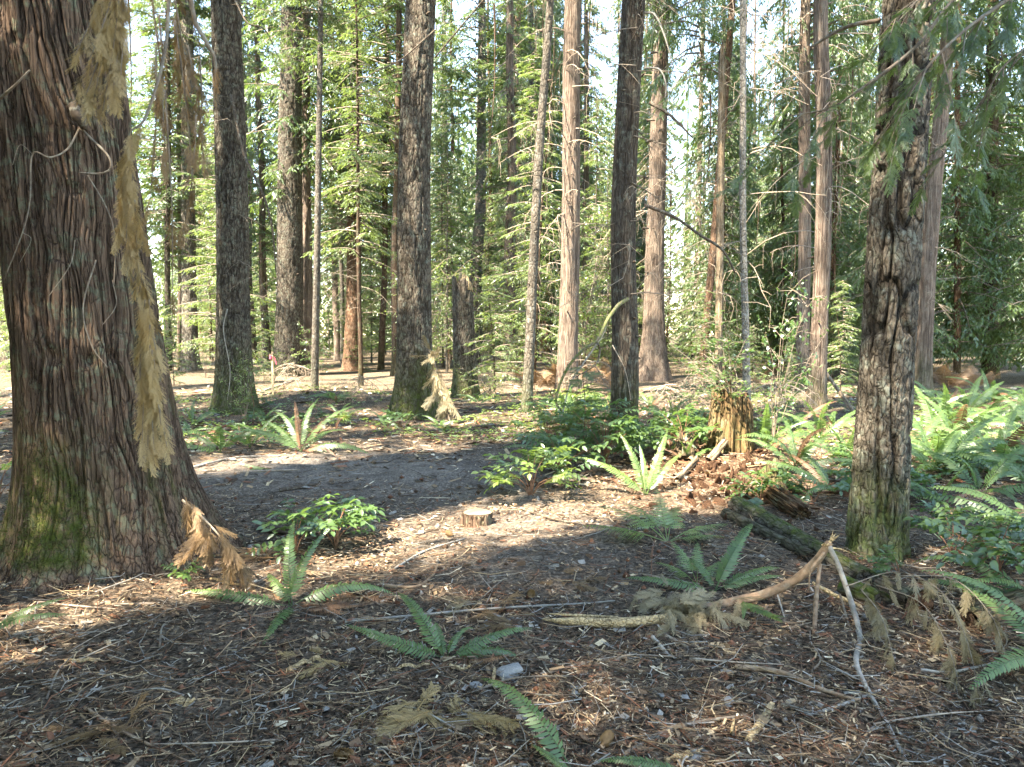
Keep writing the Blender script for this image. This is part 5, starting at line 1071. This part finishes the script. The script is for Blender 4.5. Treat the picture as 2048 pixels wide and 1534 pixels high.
for k in range(60):      # many more thin sticks nothing tells apart
    px, py = gr.uniform(0, 2048), 1040 + 480 * gr.random() ** 1.3; p = gl(px, py, .012); a = gr.uniform(0, 6.28); L = gr.uniform(.18, .6); q = p + Vector((math.cos(a) * L, math.sin(a) * L, 0)); q.z = gzs(q.x, q.y) + .015; m = (p + q) / 2 + Vector((gr.gauss(0, .04), gr.gauss(0, .04), .012))
    b = MB(); tube(b, [(0, 0, 0), tuple(m - p), tuple(q - p)], [gr.uniform(.003, .006), .002], 12, 5, (1, 1, 1), .2, k); o = obj('thin_stick', b, M[gr.choice(['twig', 'greybranch', 'deadtwig', 'darktwig', 'twig'])]); o.location = p; tag(o, 'thin bent stick lying loose on the foreground litter', 'stick', 'thin sticks on the foreground litter')
# ---- small sawn stump in the trail
p = G(955, 1050); cs_ = thing('sawn_stump', 'small low sawn stump in the middle of the floor', 'stump', p); mb = MB()
trunk(mb, .10, lambda z: .125 - .12 * z + 0 * z, (0, 0), 60, np.linspace(-.05, .10, 16), 'fir', .012, 91, (0, 1), 1.5, 0, (.1, 3), z_lo=-.05, cut=True); obj('bark', mb, M['cedar'], cs_)
e = MB(); t = np.linspace(0, 2 * np.pi, 40, endpoint=False); rr = .108 * (1 + .05 * np.cos(3 * t + 1)); e.add(np.vstack([[0, 0, .108], np.stack([rr * np.cos(t), rr * np.sin(t), .104 + 0 * t], -1)]), [(0, 1 + i, 1 + (i + 1) % 40) for i in range(40)], None); obj('cut_face', e, M['rings'], cs_)
# ---- survey stake with pink flagging
p = G(546, 788); sk = thing('survey_stake', 'thin wooden survey stake with pink flagging near the straight grey fir', 'stake', p); b = MB(); b.add([(x, y, z) for z in (-.1, .78) for x, y in ((-.02, -.012), (.02, -.012), (.02, .012), (-.02, .012))] + [(0, 0, .82)], [(4, 5, 8), (5, 6, 8), (6, 7, 8), (7, 4, 8)], [(0, 1, 5, 4), (1, 2, 6, 5), (2, 3, 7, 6), (3, 0, 4, 7)], (1, 1, 1)); obj('post', b.mesh('post', False), M['stake'], sk)
b = MB(); g = np.random.default_rng(4); tube(b, [(-.03, 0, .72), (-.03, 0, .80)], [.034, .03], 6, 8, (1,) * 3, .4); b.add([(.03, 0, .78), (.07, -.02, .74), (.10, -.02, .62), (.075, 0, .61), (.045, 0, .70)], [(0, 1, 4), (1, 2, 3), (1, 3, 4)], None); obj('flagging', b, M['pink'], sk)
# ---- limbs and dangling branches on particular trees, made parts of those trees
def limb(tr, L, r, mk, seed=1, n=30, m=None, name='limb'):
    root, loc = tr[0], tr[1]; Y = loc.y; return poly(name, [V3(px, py, Y + o2) for (px, py, o2) in L], r, M[mk], root, n, 6, .2, seed, m=m)
T2 = None
for o_ in COL.objects:
    if o_.get('label', '').startswith('thick mossy fir'): T2 = (o_, o_.location)
limb(T2, [(462, 190, -.3), (485, 300, -.6), (505, 345, -.8), (530, 400, -.9), (545, 460, -.9), (552, 545, -.9)], [.028, .024, .018, .010], 'darktwig', 1)
limb(T2, [(503, 340, -.8), (500, 390, -.8), (490, 430, -.8)], [.012, .006], 'darktwig', 2)
limb(T2, [(505, 345, -.8), (530, 330, -.9), (540, 365, -.9)], [.010, .004], 'darktwig', 3)
limb(T2, [(470, 0, -.3), (495, 45, -.6), (530, 60, -.7), (560, 120, -.7)], [.018, .012, .006], 'darktwig', 4)
limb(T2, [(455, 618, -.42), (447, 660, -.45), (460, 740, -.45), (455, 800, -.45)], [.012, .010, .006], 'greybranch', 5)
limb(t8, [(870, 60, -.1), (800, 120, -.5), (740, 150, -.9), (690, 200, -1.0)], [.016, .010, .004], 'darktwig', 6)
limb(t8, [(870, 115, -.1), (950, 20, -.6), (985, -20, -.8)], [.014, .010], 'darktwig', 7)
limb(t12, [(1290, 410, -.1), (1350, 435, -.4), (1400, 470, -.5), (1445, 500, -.6), (1470, 545, -.6)], [.026, .022, .018, .012], 'darktwig', 8)
limb(t12, [(1300, 205, -.1), (1340, 230, -.3), (1385, 275, -.4)], [.028, .022, .012], 'darktwig', 9)
limb(t12, [(1290, 25, -.1), (1310, 30, -.3), (1330, 75, -.4), (1345, 130, -.4)], [.018, .014, .008], 'greybranch', 10)
limb(t12, [(1292, 135, -.15), (1320, 140, -.3), (1332, 170, -.35), (1330, 195, -.35)], [.016, .012, .008], 'greybranch', 11)
limb(t12, [(1255, 598, -.2), (1235, 612, -.4), (1215, 640, -.5), (1195, 680, -.6), (1160, 705, -.6), (1130, 745, -.6), (1112, 800, -.6), (1130, 830, -.6)], [.030, .028, .024, .020, .016], 'twig', 12, 40, .8)
limb(t12, [(1215, 640, -.5), (1205, 670, -.5), (1175, 715, -.6), (1140, 770, -.6), (1118, 860, -.7)], [.014, .012, .008], 'greybranch', 13, 30)
limb(t12, [(1192, 680, -.6), (1200, 700, -.6), (1190, 730, -.7), (1150, 755, -.7)], [.016, .012, .008], 'darktwig', 14)
limb(t12, [(1225, 690, -.3), (1250, 740, -.45), (1262, 800, -.5)], [.008, .005], 'deadtwig', 15)
limb(t17, [(1760, 40, .1), (1690, 55, .3), (1620, 95, .4)], [.016, .010], 'twig', 16)
# ---- dead spray leaning on the central fir
p = G(872, 842); ds_ = thing('dead_spray', 'pale dead cedar spray leaning against the central fir', 'branch', p + Vector((0, -.25, 0)))
poly('stem', [V3(900, 842, p.y - .4), V3(885, 790, p.y - .15), V3(872, 735, p.y - .05), V3(858, 700, p.y - .1)], [.016, .012, .006], M['twig'], ds_, 20, 6)
gr = random.Random(5)
for k in range(40):
    t = k / 39; q = V3(898 - 38 * t + gr.uniform(-8, 8), 820 - 120 * t, p.y - .35 + .25 * t); d = (gr.uniform(-.6, .35), gr.uniform(-.5, .1), gr.uniform(-1, -.3) if t < .8 else gr.uniform(-.3, .7))
    inst('spray', SP['cedar_grey'][k % 3], ds_, q - ds_.location, point_rot(d, gr.uniform(-1, 1)), gr.uniform(.22, .42))
# ---- brown spray at the foot of the huge cedar, and dead sprays on the litter
bs = thing('brown_spray', 'brown dead cedar spray draped over the right root of the huge cedar', 'branch', G(425, 1120))
poly('stem', [V3(365, 1000, 4.35), V3(410, 1040, 4.3), V3(455, 1090, 4.2), V3(485, 1130, 4.15)], [.008, .006, .003], M['twig'], bs, 20, 6)
for k in range(34):
    t = k / 33; q = V3(368 + 115 * t, 1000 + 120 * t + gr.uniform(-12, 12), 4.33 - .18 * t); d = (gr.uniform(-.5, .8), gr.uniform(-.6, .0), gr.uniform(-1, -.2)); inst('spray', SP['cedar_brown'][k % 3], bs, q - bs.location, point_rot(d, gr.uniform(-1, 1)), gr.uniform(.14, .27))
for lab, px, py, n, w, mk, L in [('tan dead cedar spray lying in the bottom middle foreground', 870, 1435, 16, 90, 'cedar_dead', .2), ('small grey lichen-like dead spray at centre', 930, 1210, 6, 25, 'cedar_grey', .12), ('brown dead spray flat on the left litter', 520, 1120, 12, 40, 'cedar_brown', .2), ('dry reddish spray scraps in front of the thin stick', 1000, 1245, 10, 60, 'cedar_brown', .15), ('withered spray on the litter below the splayed fern', 640, 1330, 6, 35, 'cedar_dead', .14), ('dry spray left of the broken branch butt', 1120, 1170, 8, 40, 'cedar_brown', .14), ('brown spray at the bottom left', 200, 1470, 8, 60, 'cedar_brown', .14)]:
    p = G(px, py); r_ = thing('fallen_spray', lab, 'spray', p)
    for k in range(n):
        q = G(px + gr.gauss(0, w * .5), py + gr.gauss(0, 10)) + Vector((0, 0, gr.uniform(.01, .05))); inst('spray', SP[mk][k % 3], r_, q - p, point_rot((gr.uniform(-1, 1), gr.uniform(-.5, .5), gr.uniform(-.15, .15)), gr.uniform(-.5, .5)), L * gr.uniform(.7, 1.3))
# ---- dead branch dangling close to the camera at left
hb = thing('hanging_branch', 'tan dead cedar branch dangling close to the camera at upper left', 'branch', V3(300, -250, 1.35))
def hang(L, r, n, size, spread, mk='cedar_dead', droop=(.0, .0, -1), sd=1, back=.06):
    gq = random.Random(sd); pts = [V3(*q) for q in L]; stem = poly('stem', pts, r, M['twig'], hb, 30, 6, .1, sd); C = catmull([tuple(p) for p in pts], 60); Tn = np.gradient(C, axis=0)
    for k in range(n):
        i = int(59 * (k + gq.random()) / n); q = Vector(C[i]); tg = Vector(Tn[i]).normalized(); d = tg * .7 + Vector(droop) + Vector((gq.uniform(-spread, spread), gq.uniform(-back, back) * 5, 0))
        inst('spray', SP[mk][k % 3], stem, q - hb.location, point_rot(d, gq.choice([0, math.pi]) + math.pi / 2 * 0 + gq.uniform(-.6, .6)), size * gq.uniform(.7, 1.2))
hang([(310, -250, 1.38), (270, -120, 1.30), (240, -40, 1.24), (215, 20, 1.22)], [.004, .003, .0015], 4, .05, .5, sd=1)
SR = [(235, -40, 158, 170), (228, -40, 186, 205), (240, -30, 205, 222), (245, -30, 226, 180), (244, -50, 242, 150), (215, -50, 150, 110), (222, 20, 172, 190), (236, 10, 214, 200)]
for i, (a, b, c, d) in enumerate(SR): hang([(a, b, 1.22), ((a + c) / 2 + 4, (b + d) / 2, 1.2 + .01 * i), (c, d, 1.2)], [.0012, .0006], 11, .050, .42, sd=20 + i)
hang([(330, -200, 1.40), (335, 60, 1.34), (295, 225, 1.3), (262, 262, 1.28)], [.004, .003, .0015], 5, .05, .4, sd=3)
SR = [(262, 258, 238, 470), (264, 290, 252, 500), (258, 270, 246, 400), (270, 400, 284, 600), (266, 350, 262, 520), (282, 540, 298, 740), (290, 600, 280, 760), (300, 650, 284, 890), (304, 700, 308, 905), (308, 720, 334, 895), (298, 600, 322, 850), (300, 690, 296, 900), (286, 560, 312, 700)]
for i, (a, b, c, d) in enumerate(SR): hang([(a, b, 1.28), ((a + c) / 2 - 3, (b + d) / 2, 1.29 + .006 * i), (c, d, 1.3)], [.0012, .0006], 12, .050, .40, sd=40 + i)
SR = [(300, -30, 330, 300), (350, 40, 388, 430), (330, 180, 345, 640), (375, 90, 408, 330), (392, 230, 366, 470), (312, 90, 300, 400), (400, 120, 395, 300), (345, -30, 372, 220), (318, 30, 322, 240)]  # strands in shade: the darker brown sprays carry the shadow in their colour
for i, (a, b, c, d) in enumerate(SR): hang([(a, b, 1.55), ((a + c) / 2 + 6, (b + d) / 2, 1.57), (c, d, 1.58 + .02 * i)], [.0022, .0008], 7, .055, .6, 'cedar_brown', sd=60 + i)
hang([(370, -150, 1.6), (385, 20, 1.62), (413, 85, 1.62), (430, 120, 1.62), (432, 180, 1.62)], [.006, .005, .004, .0015], 6, .06, .3, 'cedar_brown', sd=7)
# ---- green cedar bough reaching in at upper right, from a cedar just outside the picture
cx_, cy_ = 4.6, 4.4; nb = thing('cedar_tree', 'cedar just outside the right edge whose dark bough hangs into the upper right corner', 'tree', (cx_, cy_, gzs(cx_, cy_)))
inst('trunk', FT[3], nb, (0, 0, 0), (0, 0, 1), (1, 1, .8)); add_crown(nb, 'cedar', 1, (.8, .8, .9), 2.0, dz=6)
def bough(L, r, n, size, sd, spread=.7):
    gq = random.Random(sd); pts = [V3(*q) for q in L]; stem = poly('bough', pts, r, M['twig'], nb, 40, 6, .1, sd); C = catmull([tuple(p) for p in pts], 80); Tn = np.gradient(C, axis=0); tw = MB()
    for k in range(n):
        i = min(79, int(79 * (.22 + .78 * (k + gq.random()) / n))); q = Vector(C[i]); tg = Vector(Tn[i]).normalized(); sdv = 1 if k % 2 else -1
        d = (tg * .7 + Vector((gq.uniform(-.5, .3), sdv * gq.uniform(.2, .9), gq.uniform(-.9, .0)))).normalized(); ll = gq.uniform(.12, .34); e = q + d * ll + Vector((0, 0, -.25 * ll))
        tube(tw, [tuple(q - nb.location), tuple((q + e) / 2 + Vector((0, 0, .04 * ll)) - nb.location), tuple(e - nb.location)], [.0028, .001], 5, 4, cap=False)
        for j in range(5):
            t = .25 + .75 * j / 4; p = q + (e - q) * t; dd = d * .8 + Vector((gq.uniform(-.7, .7), gq.uniform(-.7, .7), gq.uniform(-.7, .15))); inst('spray', SP['fol_cedar'][(k + j) % 3], stem, p - nb.location, point_rot(dd, gq.uniform(-.5, .5)), size * gq.uniform(.7, 1.25))
    o = obj('twigs', tw, M['twig'], nb); o['kind'] = 'stuff'
bough([(2300, -460, 3.6), (2060, -150, 3.2), (1915, -10, 3.0), (1835, 90, 2.9), (1740, 165, 2.85), (1660, 215, 2.85), (1580, 232, 2.9)], [.011, .008, .006, .002], 11, .095, 1)
bough([(2350, -380, 3.5), (2180, -140, 3.0), (2040, -20, 2.8), (1930, 60, 2.7), (1850, 140, 2.65), (1800, 230, 2.65)], [.010, .007, .002], 17, .105, 2)
bough([(2350, -260, 3.4), (2200, -20, 3.0), (2100, 60, 2.8), (2010, 130, 2.7), (1960, 210, 2.7)], [.009, .006, .002], 12, .105, 3)
bough([(2300, -350, 3.4), (2120, -120, 3.0), (1960, -50, 2.8), (1850, -10, 2.75), (1790, 30, 2.75)], [.009, .006, .002], 11, .10, 4)
